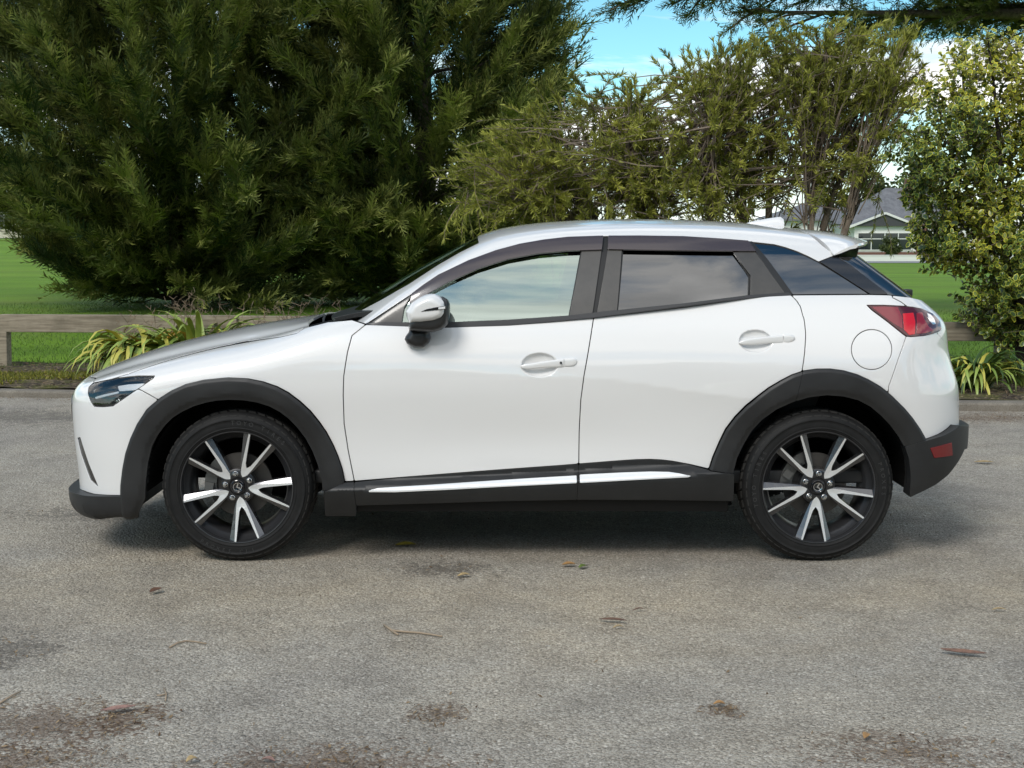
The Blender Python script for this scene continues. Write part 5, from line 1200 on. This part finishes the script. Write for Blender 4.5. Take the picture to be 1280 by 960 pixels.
def smooth_np(P, Q, it):
    e = np.concatenate([Q[:, [i, (i + 1) % 4]] for i in range(4)]); e = np.concatenate([e, e[:, ::-1]])
    for _ in range(it):
        a = np.zeros_like(P); c = np.zeros(len(P)); np.add.at(a, e[:, 0], P[e[:, 1]]); np.add.at(c, e[:, 0], 1)
        P = P * 0.4 + 0.6 * a / np.maximum(c, 1)[:, None]
    return P
def far_copy(o):
    """mirror image of a finished part for the far side of the car"""
    me = o.data.copy(); co = np.empty(len(me.vertices) * 3, np.float32); me.vertices.foreach_get('co', co); co = co.reshape(-1, 3)
    co[:, 1] = 2 * W - co[:, 1]; me.vertices.foreach_set('co', co.ravel()); me.flip_normals(); me.update()
    c = link(o.name.split('.')[0], me); return c
CAP = [(507, 389), (514.5, 377.8), (524.8, 371), (532, 368), (538.5, 366.8), (545, 367.6), (551, 371), (557, 376.5), (558.5, 383), (557.5, 392), (553.4, 398), (543, 402), (526, 404), (512, 404), (508.4, 396)]
HOUS = [(510.5, 404), (512, 399), (530, 380), (545, 371.5), (553, 370.5), (560, 374.5), (562.8, 381), (562.4, 394), (560, 405), (553.4, 411.5), (543, 415.4), (526, 414.6), (511.5, 413.4)]
FOOT = [(511.5, 411), (511, 415), (506.5, 421), (505.6, 424), (508.7, 429.6), (518, 434.4), (529.3, 434.4), (536.4, 428.5), (538.6, 422.5), (537, 417), (538, 410)]
mir = P_(pillow('wing_mirror', M_SATIN, HOUS, -0.03, 0.055, 0.10, 0.03))
cap = P_(pillow('mirror_cap', M_PAINT, CAP, -0.045, 0.060, 0.02, 0.034))
foot = P_(pillow('mirror_foot', M_SATIN, FOOT, 0.02, 0.035, 0.06, 0.03))
def flat_patch(name, m, pts, y0, th):
    mb = MB(); mb.prism([tuple(at_y(*p, y0)[[0, 2]]) for p in pts], y0, y0 + th); return mb.build(name, m, None, False, .0012)
ind = P_(flat_patch('indicator', M_GBLACK, [(526, 389.6), (533, 386.4), (545, 384), (557.4, 382.4), (557.2, 386.6), (545, 387.8), (535, 388.8)], -0.1075, .012))
indl = P_(flat_patch('indicator_lamp', M_SILVER, [(548, 384.4), (556.6, 383.2), (556.4, 386), (548, 386.9)], -0.1088, .006))
mirF = P_(far_copy(mir)); capF = P_(far_copy(cap)); footF = P_(far_copy(foot)); indF = P_(far_copy(ind)); indlF = P_(far_copy(indl))
mgl = MB(); mgl.box(0.0, .006, -.075, .075, -.05, .05); 

# door handles ------------------------------------------------------------
def handle(pts, keyx, y_out=0.012):
    """pts: list of (px, top py, bottom py)"""
    mb = MB(); secs = []
    base = None
    for i, (px, a, b) in enumerate(pts):
        p0 = hit(fb0, px, a); p1 = hit(fb0, px, b); xc = (p0[0] + p1[0]) / 2; zc = (p0[1] + p1[1]) / 2; hz = abs(p0[1] - p1[1]) / 2
        s0 = hit3(fb0, px, (a + b) / 2)[1]; u = i / (len(pts) - 1)
        bow = y_out * (0.35 + 0.65 * math.sin(math.pi * (0.12 + 0.76 * u)) ** 0.6)
        th = 0.013
        secs.append([(xc, s0 - bow + th / 2 - th / 2 * math.copysign(abs(math.cos(q)) ** 0.7, math.cos(q)), zc + hz * math.copysign(abs(math.sin(q)) ** 0.8, math.sin(q))) for q in np.linspace(0, 2 * math.pi, 16, endpoint=False)])
    for s_ in secs: mb.v += s_
    for i in range(len(secs) - 1):
        for j in range(16): mb.f.append((i * 16 + j, i * 16 + (j + 1) % 16, (i + 1) * 16 + (j + 1) % 16, (i + 1) * 16 + j)); mb.m.append(0)
    mb.f += [tuple(range(16)), tuple((len(secs) - 1) * 16 + j for j in range(16))]; mb.m += [0, 0]
    return mb.build('door_handle', M_PAINT, None, True, angle=R(60))
h1 = handle([(651.2, 457.6, 458.6), (652.5, 456.2, 460.2), (655, 455.3, 461.2), (660, 454.4, 461.6), (672, 452.6, 460.6), (684, 450.8, 459.6), (696, 449.2, 459.2), (704.6, 448, 459)], 701)
h1b = handle([(705.6, 447.9, 458.9), (712, 447.3, 458.6), (717, 447.3, 457.6), (720, 448.2, 455.6), (721.2, 450, 453)], 0, 0.010)
h2 = handle([(923.6, 427.8, 428.8), (925, 426, 430.6), (929, 424.6, 431.4), (936, 423.2, 431.4), (950, 421.4, 430.4), (964, 419.6, 429.4), (978.4, 418.2, 429.6)], 0)
h2b = handle([(979.4, 418.1, 429.6), (985, 418, 429), (990, 418.4, 427.4), (992.8, 420, 425), (993.5, 421.6, 423.4)], 0, 0.010)
for h_ in (h1, h2): P_(h_)
for h_ in (h1b, h2b): h_.name = 'handle_end_cap'; P_(h_)
for h_ in (h1, h1b, h2, h2b): P_(far_copy(h_))
kp = hit3(fb0, 701, 453.2); mb = MB()
mb.lathe_y([(0.0, -0.0160), (0.0048, -0.0160), (0.0052, -0.0120), (0.0052, 0.0)], 20, 0, (kp[0], kp[1], kp[2])); P_(mb.build('door_lock', M_RUB, None, True))

# headlight internals, grille slats, tail lamp glow pieces ----------------------
def skin_patch(name, pts, m, off, gap=0.0, wall=0.006, f=fb, skin=None, side='half', offf=None, ym=0.5):
    return P_(put(name, None, skin or BODY, sd(poly(f, pts, ym)), m, gap, off, wall, 8, side, offf=offf))
M_WHITEL = mat('bright_lamp_reflector', (0.8, 0.8, 0.8), 0.35, 0.25)
skin_patch('lamp_reflector', [(144, 480.8), (158, 478.6), (178, 477.8), (172, 483), (166, 486.6), (146, 488)], M_WHITEL, -0.018)
skin_patch('lamp_reflector', [(114, 496), (125, 492.6), (144, 488.5), (144, 490.6), (128, 494.5), (115, 498)], M_WHITEL, -0.02)
skin_patch('lamp_reflector', [(141, 500), (144, 499.4), (147, 503), (142, 506)], M_CHROME, -0.02)
skin_patch('daytime_lamp', [(112, 486), (118, 482.4), (140, 480), (141, 483.6), (130, 487), (114, 489.6)], mat('grey_lamp_bowl', (0.20, 0.21, 0.20), 0.12, 0.9), -0.018)
for zc in (0.50, 0.545, 0.59, 0.635):
    P_(put('grille_bar', None, BODY, both(grille_d, lambda P, zc=zc: 0.009 - np.abs(P[:, 2] - zc)), M_SATIN, 0.0, -0.012, 0.02, 3, 'full'))
tb = lambda V: 0.005 * sstep(1.75, 2.0, V[:, 0])
skin_patch('lamp_lens', [(1090, 384), (1105, 383.8), (1122, 384.6), (1127, 396), (1128, 411), (1117, 404.6), (1104, 395)], mat('rose_lamp_lens', (0.24, 0.022, 0.033), 0.08, 0.0, 1.0), 0.0034, offf=tb)
skin_patch('lamp_lens', [(1128.6, 392.5), (1141, 391.6), (1143.4, 402), (1143, 417.6), (1136, 418.6), (1130, 412)], mat('bright_red_lamp_lens', (0.62, 0.006, 0.012), 0.08, 0.0, 1.0), 0.0038, offf=tb)
skin_patch('lamp_lens', [(1145.6, 392), (1152, 391), (1154, 399), (1160, 409), (1166, 413), (1156, 416.4), (1145.4, 417)], M_RED, 0.0038, offf=tb)
skin_patch('lamp_ring', [(1158, 392.4), (1162, 394), (1166, 399), (1168, 405), (1165, 406), (1161, 402), (1159, 397)], M_CHROME, 0.0042, offf=tb)
P_(put('reflector', None, BODY, sd(REFL), M_REFL, 0.0, 0.0245, 0.01, 6, offf=bulge))
# cowl, wipers, cabin ------------------------------------------------------------
P_(put('scuttle_panel', None, BODY, both(lambda P: P[:, 0] + 0.742 + 0.13 * (1 - (P[:, 1] / W) ** 2), lambda P: np.maximum(0.652 - P[:, 1], -9), lambda P: -0.52 - P[:, 0], lambda P: P[:, 2] - .8), M_SATIN, 0.001, -0.004, 0.02, 2, 'full'))
mb = MB(); 
for a, b in (((-.885, W - .38, 1.030), (-.93, W + .04, 1.046)), ((-.925, W + .08, 1.046), (-.87, W + .54, 1.02))):
    mb = MB(); mb.tube([a, tuple((np.array(a) + b) / 2 + [-.004, 0, .004]), b], [.005, .006, .004], 6); P_(mb.build('windscreen_wiper', M_RUB, None, True))
st = MB(); st.box(-.80, -.72, W - .60, W - .595, 1.06, 1.10)
stk = hit3(fc, 452, 386.5)
p_ = [hit3(fc, *q) for q in ((439, 393), (451, 383.6), (454.5, 386.3), (443, 394.6))]
me_v = [tuple(np.array(q) + [0.004, 0.012, -.004]) for q in p_]; mb = MB(); mb.add(me_v + [(a + .001, b + .002, c) for a, b, c in me_v], [(0, 1, 2, 3), (4, 5, 6, 7), (0, 1, 5, 4), (1, 2, 6, 5), (2, 3, 7, 6), (3, 0, 4, 7)])
P_(mb.build('windscreen_sticker', mat('pale_teal_sticker', (0.35, 0.62, 0.60), 0.4), None))
def rbox(name, x0, x1, y0, y1, z0, z1, m, bev=0.03, M=None, par=None):
    mb = MB(); mb.box(x0, x1, y0, y1, z0, z1, 0, M); return P_(mb.build(name, m, None, True, bev))
rbox('floor_pan', -.80, 1.0, W - .62, W + .62, .215, .30, M_SHELL, .01)
rbox('cabin_floor', -.9, 1.7, W - .78, W + .78, .34, .40, M_DASH, .01)
rbox('dashboard', -.72, -.36, W - .72, W + .72, .78, 1.045, M_DASH, .05)
rbox('parcel_shelf', 1.18, 1.72, W - .62, W + .62, 1.02, 1.05, M_DASH, .01)
for sg in (-1, 1):
    yc = W + sg * .36
    rbox('seat_base', -.02, .50, yc - .25, yc + .25, .40, .60, M_TRIM_IN, .05)
    rbox('seat_back', 0, .14, yc - .24, yc + .24, 0, .60, M_TRIM_IN, .05, Matrix.Translation((.44, 0, .56)) @ Matrix.Rotation(R(18), 4, 'Y') )
    rbox('headrest', -.05, .06, yc - .13, yc + .13, 0, .17, M_TRIM_IN, .04, Matrix.Translation((.66, 0, 1.14)) @ Matrix.Rotation(R(14), 4, 'Y'))
rbox('rear_seat_base', .80, 1.30, W - .62, W + .62, .42, .62, M_TRIM_IN, .05)
rbox('rear_seat_back', 0, .16, W - .62, W + .62, 0, .50, M_TRIM_IN, .05, Matrix.Translation((1.20, 0, .60)) @ Matrix.Rotation(R(20), 4, 'Y'))
mb = MB(); c0 = Matrix.Translation((-.24, W + .36, .97)) @ Matrix.Rotation(R(-65), 4, 'Y')
mb.tube([c0 @ Vector((.18 * math.cos(a), .18 * math.sin(a), 0)) for a in np.linspace(0, 2 * math.pi, 25)], .014, 8)
for a in (0, 2.2, -2.2): mb.tube([c0 @ Vector((0, 0, 0)), c0 @ Vector((.17 * math.cos(a), .17 * math.sin(a), 0))], .014, 6)
P_(mb.build('steering_wheel', M_DASH, None, True))
def cut_rear_wiper():
    p = at_y(1137, 363, .82); mb = MB(); mb.box(p[0] - .03, p[0] + .012, .80, .86, p[2] - .03, p[2] + .006); return mb.build('rear_wiper', M_SATIN, None, True, .008)
P_(cut_rear_wiper())
# wheels ------------------------------------------------------------
TYRE_R = 0.3365
def ring_pts(r0, r1, n=96): return n
def make_wheel_meshes():
    """returns {name: (mesh, ...)} around the origin, outer face towards -Y; y = 0 is the sidewall's outer face"""
    D = {}
    # tyre: turned profile
    prof = [(.240, .020), (.2475, .008), (.254, .003), (.2615, .0005), (.2625, -.0015), (.2640, -.0015), (.2650, -.0005), (.275, -.002), (.298, -.0005), (.2995, -.0025), (.3015, -.002), (.3025, .002), (.308, .0048), (.318, .012), (.326, .020), (.3318, .030), (.3345, .042), (TYRE_R, .060), (TYRE_R, .150), (.3345, .170), (.326, .190), (.300, .208), (.258, .212), (.232, .195)]
    q = []
    for (a, b) in zip(prof, prof[1:]): q += [a, ((a[0] + b[0]) / 2, (a[1] + b[1]) / 2)]
    q.append(prof[-1])
    mb = MB(); mb.lathe_y(q, 120); D['tyre'] = (mb, M_TYRE, True, None)
    # tread blocks on the shoulder and crown, and fine sidewall rings
    tb = MB(); n = 50
    for i in range(n):
        a0 = 2 * math.pi * i / n
        for (y0, y1, r0, r1, w_, sh) in ((.010, .050, .3170, .3388, .74, 0), (.060, .095, .3380, .3392, .86, .3), (.102, .138, .3380, .3392, .86, .6), (.145, .178, .3355, .3378, .78, .9)):
            v = []
            for da in (-.5, .5):
                for y, r in ((y0, r0), (y1, r1)):
                    a = a0 + 2 * math.pi / n * (da * w_ + sh + (y - y0) * 4); 
                    v += [((r - .012) * math.cos(a), y, (r - .012) * math.sin(a)), ((r + .0012) * math.cos(a), y, (r + .0012) * math.sin(a))]
            tb.add(v, [(0, 1, 3, 2), (4, 6, 7, 5), (0, 4, 5, 1), (2, 3, 7, 6), (1, 5, 7, 3)])
    D['tread_blocks'] = (tb, mat('worn_tread_rubber', (.034, .033, .031), .75, spec=.2), False, None)
    # rim barrel and lip
    mb = MB()
    mb.lathe_y([(.2510, .006), (.2495, .001), (.2465, .0015), (.2440, .006), (.2420, .014), (.2390, .030), (.222, .045), (.214, .060), (.208, .100), (.206, .170), (.222, .200), (.238, .205)], 96)
    mb.lathe_y([(.0, .120), (.10, .120), (.10, .150)], 48)
    D['rim_barrel'] = (mb, mat('grey_alloy_barrel', (.11, .11, .115), .30, .8), True, R(40))
    # hub disc
    mb = MB(); mb.lathe_y([(.0, .034), (.036, .034), (.040, .030), (.064, .028), (.078, .034), (.082, .050), (.078, .085)], 60)
    D['hub'] = (mb, mat('dark_gunmetal_hub', (.035, .035, .037), .28, .6, .5), True, R(40))
    # one twin spoke: two arms from a shared root
    sp = MB(); fc_ = MB()
    OUT = [(.046, .0), (.055, .0095), (.064, .0155), (.078, .0200), (.095, .0246), (.112, .0286), (.150, .0368), (.190, .0455), (.225, .0530), (.2435, .0566)]
    INN = [(.046, .0), (.060, .0), (.078, .0), (.092, .0), (.099, .0060), (.110, .0125), (.148, .0236), (.189, .0346), (.224, .0440), (.2425, .0494)]
    def arm(sgn, wide):
        N = len(OUT); k = len(sp.v); kf = len(fc_.v)
        for i in range(N):
            t = max(0.0, (OUT[i][0] - .056) / (.2435 - .056)); dep = .016 + .012 * (1 - t) ** 2 - .012 * t ** 3
            o, n_ = Vector((OUT[i][0], 0, OUT[i][1])), Vector((INN[i][0], 0, INN[i][1]))
            dr = Vector((OUT[min(i + 1, N - 1)][0] - OUT[max(i - 1, 0)][0], 0, OUT[min(i + 1, N - 1)][1] - OUT[max(i - 1, 0)][1])).normalized(); nr = Vector((-dr.z, 0, dr.x))
            fl = (.003 + .022 * t); D = lambda y: Vector((0, y, 0))
            notch = INN[i][1] > 0 or i >= 3
            pts = [n_ - nr * (.004 if notch else 0) + D(dep + .036 - .008 * t), n_ + D(dep + .0012), o + D(dep + .0012), o + nr * fl + D(dep + .004 + .011 * t), o + nr * (fl + .003) + D(dep + .050 - .004 * t)]
            if INN[i][1] - .004 < 0 and not (INN[i][1] > 0): pts[0].z = 0
            for p in pts: sp.v.append((p.x, p.y, p.z * sgn))
            for p in (n_ + D(dep), o + D(dep)): fc_.v.append((p.x, p.y, p.z * sgn))
        for i in range(N - 1):
            for j in range(4): sp.f.append((k + i * 5 + j, k + i * 5 + j + 1, k + (i + 1) * 5 + j + 1, k + (i + 1) * 5 + j)); sp.m.append(0)
            fc_.f.append((kf + i * 2, kf + i * 2 + 1, kf + i * 2 + 3, kf + i * 2 + 2)); fc_.m.append(0)
        sp.f.append(tuple(k + (N - 1) * 5 + j for j in range(5))); sp.m.append(0)
    arm(1, True); arm(-1, True)
    # shared root wedge between arms
    D['spoke'] = (sp, M_GUN, False, None); D['spoke_face'] = (fc_, M_MACH, False, None)
    mb = MB(); mb.lathe_y([(.0, -.014), (.0055, -.0135), (.0085, -.010), (.0100, -.003), (.0100, .004), (.0125, .006), (.0125, .02)], 6 * 4)
    D['lug_nut'] = (mb, mat('bright_steel_nut', (.55, .54, .52), .22, 1.0), True, R(40))
    mb = MB(); mb.lathe_y([(.0, .0045), (.0235, .0040), (.0255, .0025), (.0275, .0), (.0295, .0010), (.031, .006), (.031, .03)], 48)
    D['centre_cap'] = (mb, M_GBLACK, True, R(40))
    # emblem: an oval ring with spread wings
    mb = MB(); a_ = np.linspace(0, 2 * math.pi, 41)
    mb.tube([(.0170 * math.cos(q), -.0005, .0190 * math.sin(q)) for q in a_], .0021, 6, cap=False)
    for s_ in (1, -1):
        wing = [(0, -.0065), (s_ * .0050, -.0015), (s_ * .0150, .0075), (s_ * .0132, .0105), (s_ * .0060, .0065), (0, .0005)]
        mb.prism(wing if s_ > 0 else wing[::-1], -.0022, .002)
    D['emblem'] = (mb, M_CHROME, False, None)
    mb = MB(); mb.lathe_y([(.06, .102), (.06, .092), (.142, .092), (.142, .112), (.06, .112)], 64)
    D['brake_disc'] = (mb, M_STEEL, True, R(40))
    mb = MB()
    v = []
    for y0, y1 in ((.078, .125),):
        arc = [R(a) for a in np.linspace(-36, 36, 9)]
        po = [(.158 * math.cos(a), .158 * math.sin(a)) for a in arc] + [(.105 * math.cos(a), .105 * math.sin(a)) for a in reversed(arc)]
        mb.prism(po, y0, y1)
    mb.box(.112, .150, .060, .080, -.05, -.015); mb.box(.112, .150, .060, .080, .015, .05)
    D['brake_caliper'] = (mb, mat('cast_caliper_metal', (.16, .16, .155), .45, .8), True, R(35))
    return D
WD = make_wheel_meshes()
def wheel(cx, y, cz, spin, mirror, par, cal_ang):
    """mesh of the wheel (rim barrel) with its pieces as children"""
    M = Matrix.Translation((cx, y, cz)) @ (Matrix.Rotation(math.pi, 4, 'Z') if mirror else Matrix.Identity(4))
    def mk(nm, key, extra=Matrix.Identity(4), parent=None):
        if key not in WM:
            mb, m, sm, ang = WD[key]; o = mb.build(nm, m, None, sm, angle=ang); WM[key] = o.data
        else: o = link(nm, WM[key])
        o.matrix_world = extra; o.parent = parent; return o
    w_ = mk('wheel', 'rim_barrel', M); P_(w_)
    w_.location = M.to_translation(); 
    I = Matrix.Identity(4); rot = lambda a: Matrix.Rotation(a, 4, 'Y')
    mk('tyre', 'tyre', I, w_); t = mk('tyre_tread', 'tread_blocks', rot(0.03), w_); t['kind'] = 'stuff'
    mk('hub', 'hub', rot(-spin), w_)
    for k in range(5):
        a = -spin - 2 * math.pi * k / 5
        mk('spoke', 'spoke', rot(a), w_); mk('spoke_face', 'spoke_face', rot(a), w_)
        b = a - math.pi / 5
        mk('lug_nut', 'lug_nut', Matrix.Translation((.0570 * math.cos(-b), .020, .0570 * math.sin(-b))), w_)
    mk('centre_cap', 'centre_cap', Matrix.Translation((0, .018, 0)), w_); mk('emblem', 'emblem', Matrix.Translation((0, .020, 0)) @ rot(-spin + 1.0), w_)
    mk('brake_disc', 'brake_disc', I, w_); mk('brake_caliper', 'brake_caliper', rot(cal_ang), w_)
    return w_
WM = {}
FWX, RWX, WZ = -1.214, 1.353, 0.3365
front_wheel = wheel(FWX, .018, WZ, R(-8.5), False, car, R(180 + 12))
rear_wheel = wheel(RWX, .018, WZ, R(-22), False, car, R(180 + 35))
wheel(FWX, 2 * W - .018, WZ, R(20), True, car, R(-12)); wheel(RWX, 2 * W - .018, WZ, R(50), True, car, R(-35))
# raised lettering on the sidewalls
def arc_text(txt, r, a_mid, size, step, par, flip=False):
    mbv, mbf = [], []
    n = len(txt)
    for i, ch in enumerate(txt):
        if ch == ' ': continue
        cu = bpy.data.curves.new('t', 'FONT'); cu.body = ch; cu.size = size; cu.align_x = 'CENTER'; cu.extrude = .0012; cu.resolution_u = 2
        ob = bpy.data.objects.new('t', cu); COL.objects.link(ob)
        me = ob.to_mesh(); k = len(mbv)
        a = a_mid + (-(i - (n - 1) / 2) * step if not flip else (i - (n - 1) / 2) * step)
        up = a if not flip else a + math.pi
        for v in me.vertices:
            # letter plane -> wheel plane (x right, z up), read from -Y
            lx, lz = v.co.x, v.co.y - size * .35
            ux, uz = math.cos(up), math.sin(up); rx, rz = uz, -ux
            mbv.append((r * math.cos(a) + lx * rx + lz * ux, -.0016 - v.co.z, r * math.sin(a) + lx * rz + lz * uz))
        mbf += [tuple(k + i_ for i_ in p.vertices) for p in me.polygons]
        ob.to_mesh_clear(); bpy.data.objects.remove(ob); bpy.data.curves.remove(cu)
    me = bpy.data.meshes.new('sidewall_lettering'); me.from_pydata(mbv, [], mbf); me.materials.append(M_LETTER)
    return link('sidewall_lettering', me, par)
arc_text('TOYO TIRES', .288, R(68), .027, R(5.4), front_wheel); arc_text('PROXES CL1', .287, R(-100), .024, R(5.2), front_wheel, True)
arc_text('TOYO TIRES', .287, R(172), .026, R(5.4), rear_wheel); arc_text('PROXES', .287, R(8), .024, R(5.4), rear_wheel)
# wheel wells
for cx, r_ in ((FWX, .405), (RWX, .415)):
    for sg in (0, 1):
        mb = MB(); n = 22; y0, y1 = .055, .42
        if sg: y0, y1 = 2 * W - .055, 2 * W - .42
        for i in range(n + 1):
            a = math.pi * (-.02 + 1.04 * i / n)
            mb.v += [(cx + r_ * math.cos(a), y0, WZ + r_ * math.sin(a)), (cx + r_ * math.cos(a), y1, WZ + r_ * math.sin(a))]
        for i in range(n): mb.f.append((2 * i, 2 * i + 1, 2 * i + 3, 2 * i + 2)); mb.m.append(0)
        mb.f.append(tuple(2 * i + 1 for i in range(n + 1))); mb.m.append(0)
        P_(mb.build('wheel_arch_liner', M_SHELL, None, False, fix=False))

# ------------------------------------------------------------------ small things lying on the asphalt
M_LITTER = leaf_mat('brown_leaf_flakes', (0.07, 0.038, 0.020), (0.36, 0.26, 0.15), 0.8, 0.1)
def flakes(name, P, s0, s1, m, rg, tm=.45):
    n = len(P); N = unit(np.array([0, 0, 1.0]) + rg.normal(0, .30, (n, 3))); D = unit(np.cross(N, rg.normal(size=(n, 3)))); U = np.cross(N, D)
    tv = np.array([(-.5, -.10, 0), (.1, -.22, .05), (.5, 0, .02), (0, .2, .05)]); tf = np.array([(0, 1, 2, 3)]); S = rg.uniform(s0, s1, n)
    V, Fc, tn = instance_tris(tv, tf, P, D, U, N, np.stack([S, S * rg.uniform(.3, 1, n), S], 1), np.clip(rg.normal(tm, .25, n), 0, 1)); me = mesh_np(name, V, Fc, m, False); set_tint(me, tn); return tag(link(name, me), kind='stuff')
def drive_z(x, y): return 0.006 * np.sin(x * 1.3 + y * .7) * np.sin(y * 1.1 - x * .4) * np.clip((np.abs(y - 1) - 1.6) / 2, 0, 1)
PX, PY = [], []
for (px, py), rx, ry, kind in STAINS:
    p = at_z(px, py); n = int(900 * rx) + 60 if kind == 'rust' else 70; PX.append(rg.normal(p[0], rx * .55, n)); PY.append(rg.normal(p[1], ry * 1.15, n))
x = rg.uniform(-6, 6, 1500); y = rg.uniform(-3.2, 5.8, 1500); PX.append(x); PY.append(y)
x = rg.uniform(-7, 7, 3600); PX.append(x); PY.append(kerb_y(x) - np.abs(rg.normal(0, .16, len(x))))
PX, PY = np.concatenate(PX), np.concatenate(PY); k = PY < kerb_y(PX) - .01; PX, PY = PX[k], PY[k]
flakes('leaf_litter', np.stack([PX, PY, drive_z(PX, PY) + .004], 1), .006, .024, M_LITTER, rg)
x = rg.uniform(-8, 8, 5200); y = kerb_y(x) + .16 + rg.random(5200) * 2.2; flakes('mulch', np.stack([x, y, np.full(5200, .095)], 1), .015, .06, M_LITTER, rg, .4)
# loose grit
n = 5000; x = rg.uniform(-4.2, 4.2, n); y = -3.0 + 5.5 * rg.random(n) ** 1.5
tv = np.array([(1, 0, 0), (-.5, .8, 0), (-.5, -.8, 0), (0, 0, .8)]); tf = np.array([(0, 1, 3), (1, 2, 3), (2, 0, 3)]); D, U, N = frames(rg.normal(size=(n, 3)) * [1, 1, .05], rg); U = unit(np.cross(np.array([0, 0, 1.]), D)); N = np.cross(D, U)
V, Fc, tn = instance_tris(tv, tf, np.stack([x, y, drive_z(x, y) + .0005], 1), D, U, N, rg.uniform(.0018, .0048, n) , rg.random(n)); me = mesh_np('grit', V, Fc, leaf_mat('loose_stone_chips', (0.10, 0.095, 0.085), (0.44, 0.42, 0.38), 0.85, 0.0), False); set_tint(me, tn); link('grit', me)['kind'] = 'stuff'
# single leaves, twigs and bark curls
def lmat(nm, c, r=.6): return mat(nm, c, r, fn=lambda t, b: t.links.new(mixc(t, ramp_(t, noise_(t, 60, 4, 0.6), [(0.4, (0,) * 3), (0.65, (1,) * 3)]), c, tuple(q * .55 for q in c)), b.inputs['Base Color']))
def leaf(px, py, lpx, rot, m, label, wr=.36, curl=.25, name='fallen_leaf', cat='leaf'):
    p = at_z(px, py); L = lpx / F_PX * (p[1] - CAM_Y) ; n = 7; v = []
    for i in range(n):
        t = i / (n - 1); w_ = wr * L * math.sin(math.pi * min(1, t * .94 + .04)) ** .8 / 2 + .0006; z = .005 + curl * L * (t - .5) ** 2 + .010 * math.sin(3 * t)
        v += [(L * (t - .5), -w_, z + .5 * curl * w_), (L * (t - .5), 0, z - .1 * w_), (L * (t - .5), w_, z + .9 * curl * w_)]
    f = [q for i in range(n - 1) for q in ((3 * i, 3 * i + 3, 3 * i + 4, 3 * i + 1), (3 * i + 1, 3 * i + 4, 3 * i + 5, 3 * i + 2))]
    k = len(v); v += [(a, b, c + .0012) for a, b, c in v]; f2 = [tuple(k + j for j in reversed(q)) for q in f]
    o = link(name, mesh_np(name, v, f + f2, m, True), None, (p[0], p[1], float(drive_z(p[0], p[1]))), (0, 0, R(rot))); return tag(o, label, cat, 'leaves and twigs on the asphalt')
Y_, O_, G_, B2, P_K, T_N = lmat('yellow_leaf', (.50, .40, .05)), lmat('orange_brown_leaf', (.40, .22, .08)), lmat('green_fallen_leaf', (.14, .20, .04)), lmat('brown_leaf', (.15, .075, .045)), lmat('pinkish_brown_leaf', (.33, .19, .15)), lmat('tan_leaf', (.46, .33, .16))
leaf(507, 684, 26, 8, Y_, 'yellow leaf under the car sill, left of the dark gravel patch', .55)
leaf(580, 722, 17, 20, T_N, 'tan leaf on the right end of the dark gravel patch', .5)
leaf(711, 709, 17, 10, O_, 'orange-brown leaf touching a green leaf below the front door', .5, .5)
leaf(729, 711, 14, 35, G_, 'small green leaf right of the orange-brown leaf', .55)
leaf(766, 779, 36, -14, B2, 'narrow brown leaf lying ahead of the rear door', .22)
leaf(773, 787, 14, 12, T_N, 'pale splinter of leaf just below the narrow brown leaf', .3)
leaf(799, 765, 17, 14, B2, 'thin dark leaf behind the narrow brown leaf', .2)
leaf(195, 742, 22, 62, B2, 'dark reddish leaf curled on the asphalt below the front wheel', .42, .5)
leaf(148, 892, 44, 24, P_K, 'long pinkish leaf beside the rusty litter at lower left', .26, .4)
leaf(1204, 820, 56, -22, lmat('bark_curl_brown', (.24, .13, .085)), 'long brown curl of bark at the right, ahead of the rear bumper', .24, .35, 'bark_curl', 'bark')
leaf(1249, 765, 18, -6, T_N, 'tan leaf sliver near the right edge', .28)
leaf(899, 885, 15, 0, O_, 'small rusty leaf in front of the rear wheel, alone on bare asphalt', .5, .6)
leaf(1230, 580, 24, -5, T_N, 'tan leaf on the asphalt right of the rear bumper', .35)
leaf(240, 955, 16, 40, T_N, 'cream leaf at the bottom edge, left of centre', .6, .5)
leaf(1083, 925, 18, 60, O_, 'upright orange leaf on the litter patch at bottom right', .5, .6)
leaf(335, 955, 20, -20, P_K, 'pink-brown leaf at the bottom edge near the litter', .4)
def twig(pts, rad, label):
    P = [at_z(*q) for q in pts[0]]; c = P[0]; mb = MB()
    for line in pts: mb.tube([tuple(at_z(*q) - c + [0, 0, rad * 1.2 + .002 * i % .003]) for i, q in enumerate(line)], [rad * (1 - .4 * i / len(line)) for i in range(len(line))], 5)
    o = mb.build('twig', M_DRY2, None, True); o.location = (c[0], c[1], float(drive_z(c[0], c[1]))); tag(o, label, 'twig', 'leaves and twigs on the asphalt')
M_DRY2 = mat('pale_dry_twig', (.34, .26, .18), .85)
twig([[(480, 783), (490, 791), (505, 792), (524, 793), (540, 796), (553, 798)], [(490, 791), (498, 796)]], .0045, 'forked pale twig lying ahead of the front door')
twig([[(212, 811), (222, 806), (233, 803), (246, 804), (258, 807)]], .0035, 'bent pale twig below the front wheel')
twig([[(205, 862), (208, 870), (207, 878)], [(208, 870), (196, 872)]], .0028, 'tiny forked twig at lower left of the asphalt')
twig([[(0, 880), (14, 872), (26, 866)]], .0035, 'straw-coloured twig at the left edge by the dark wet patch')
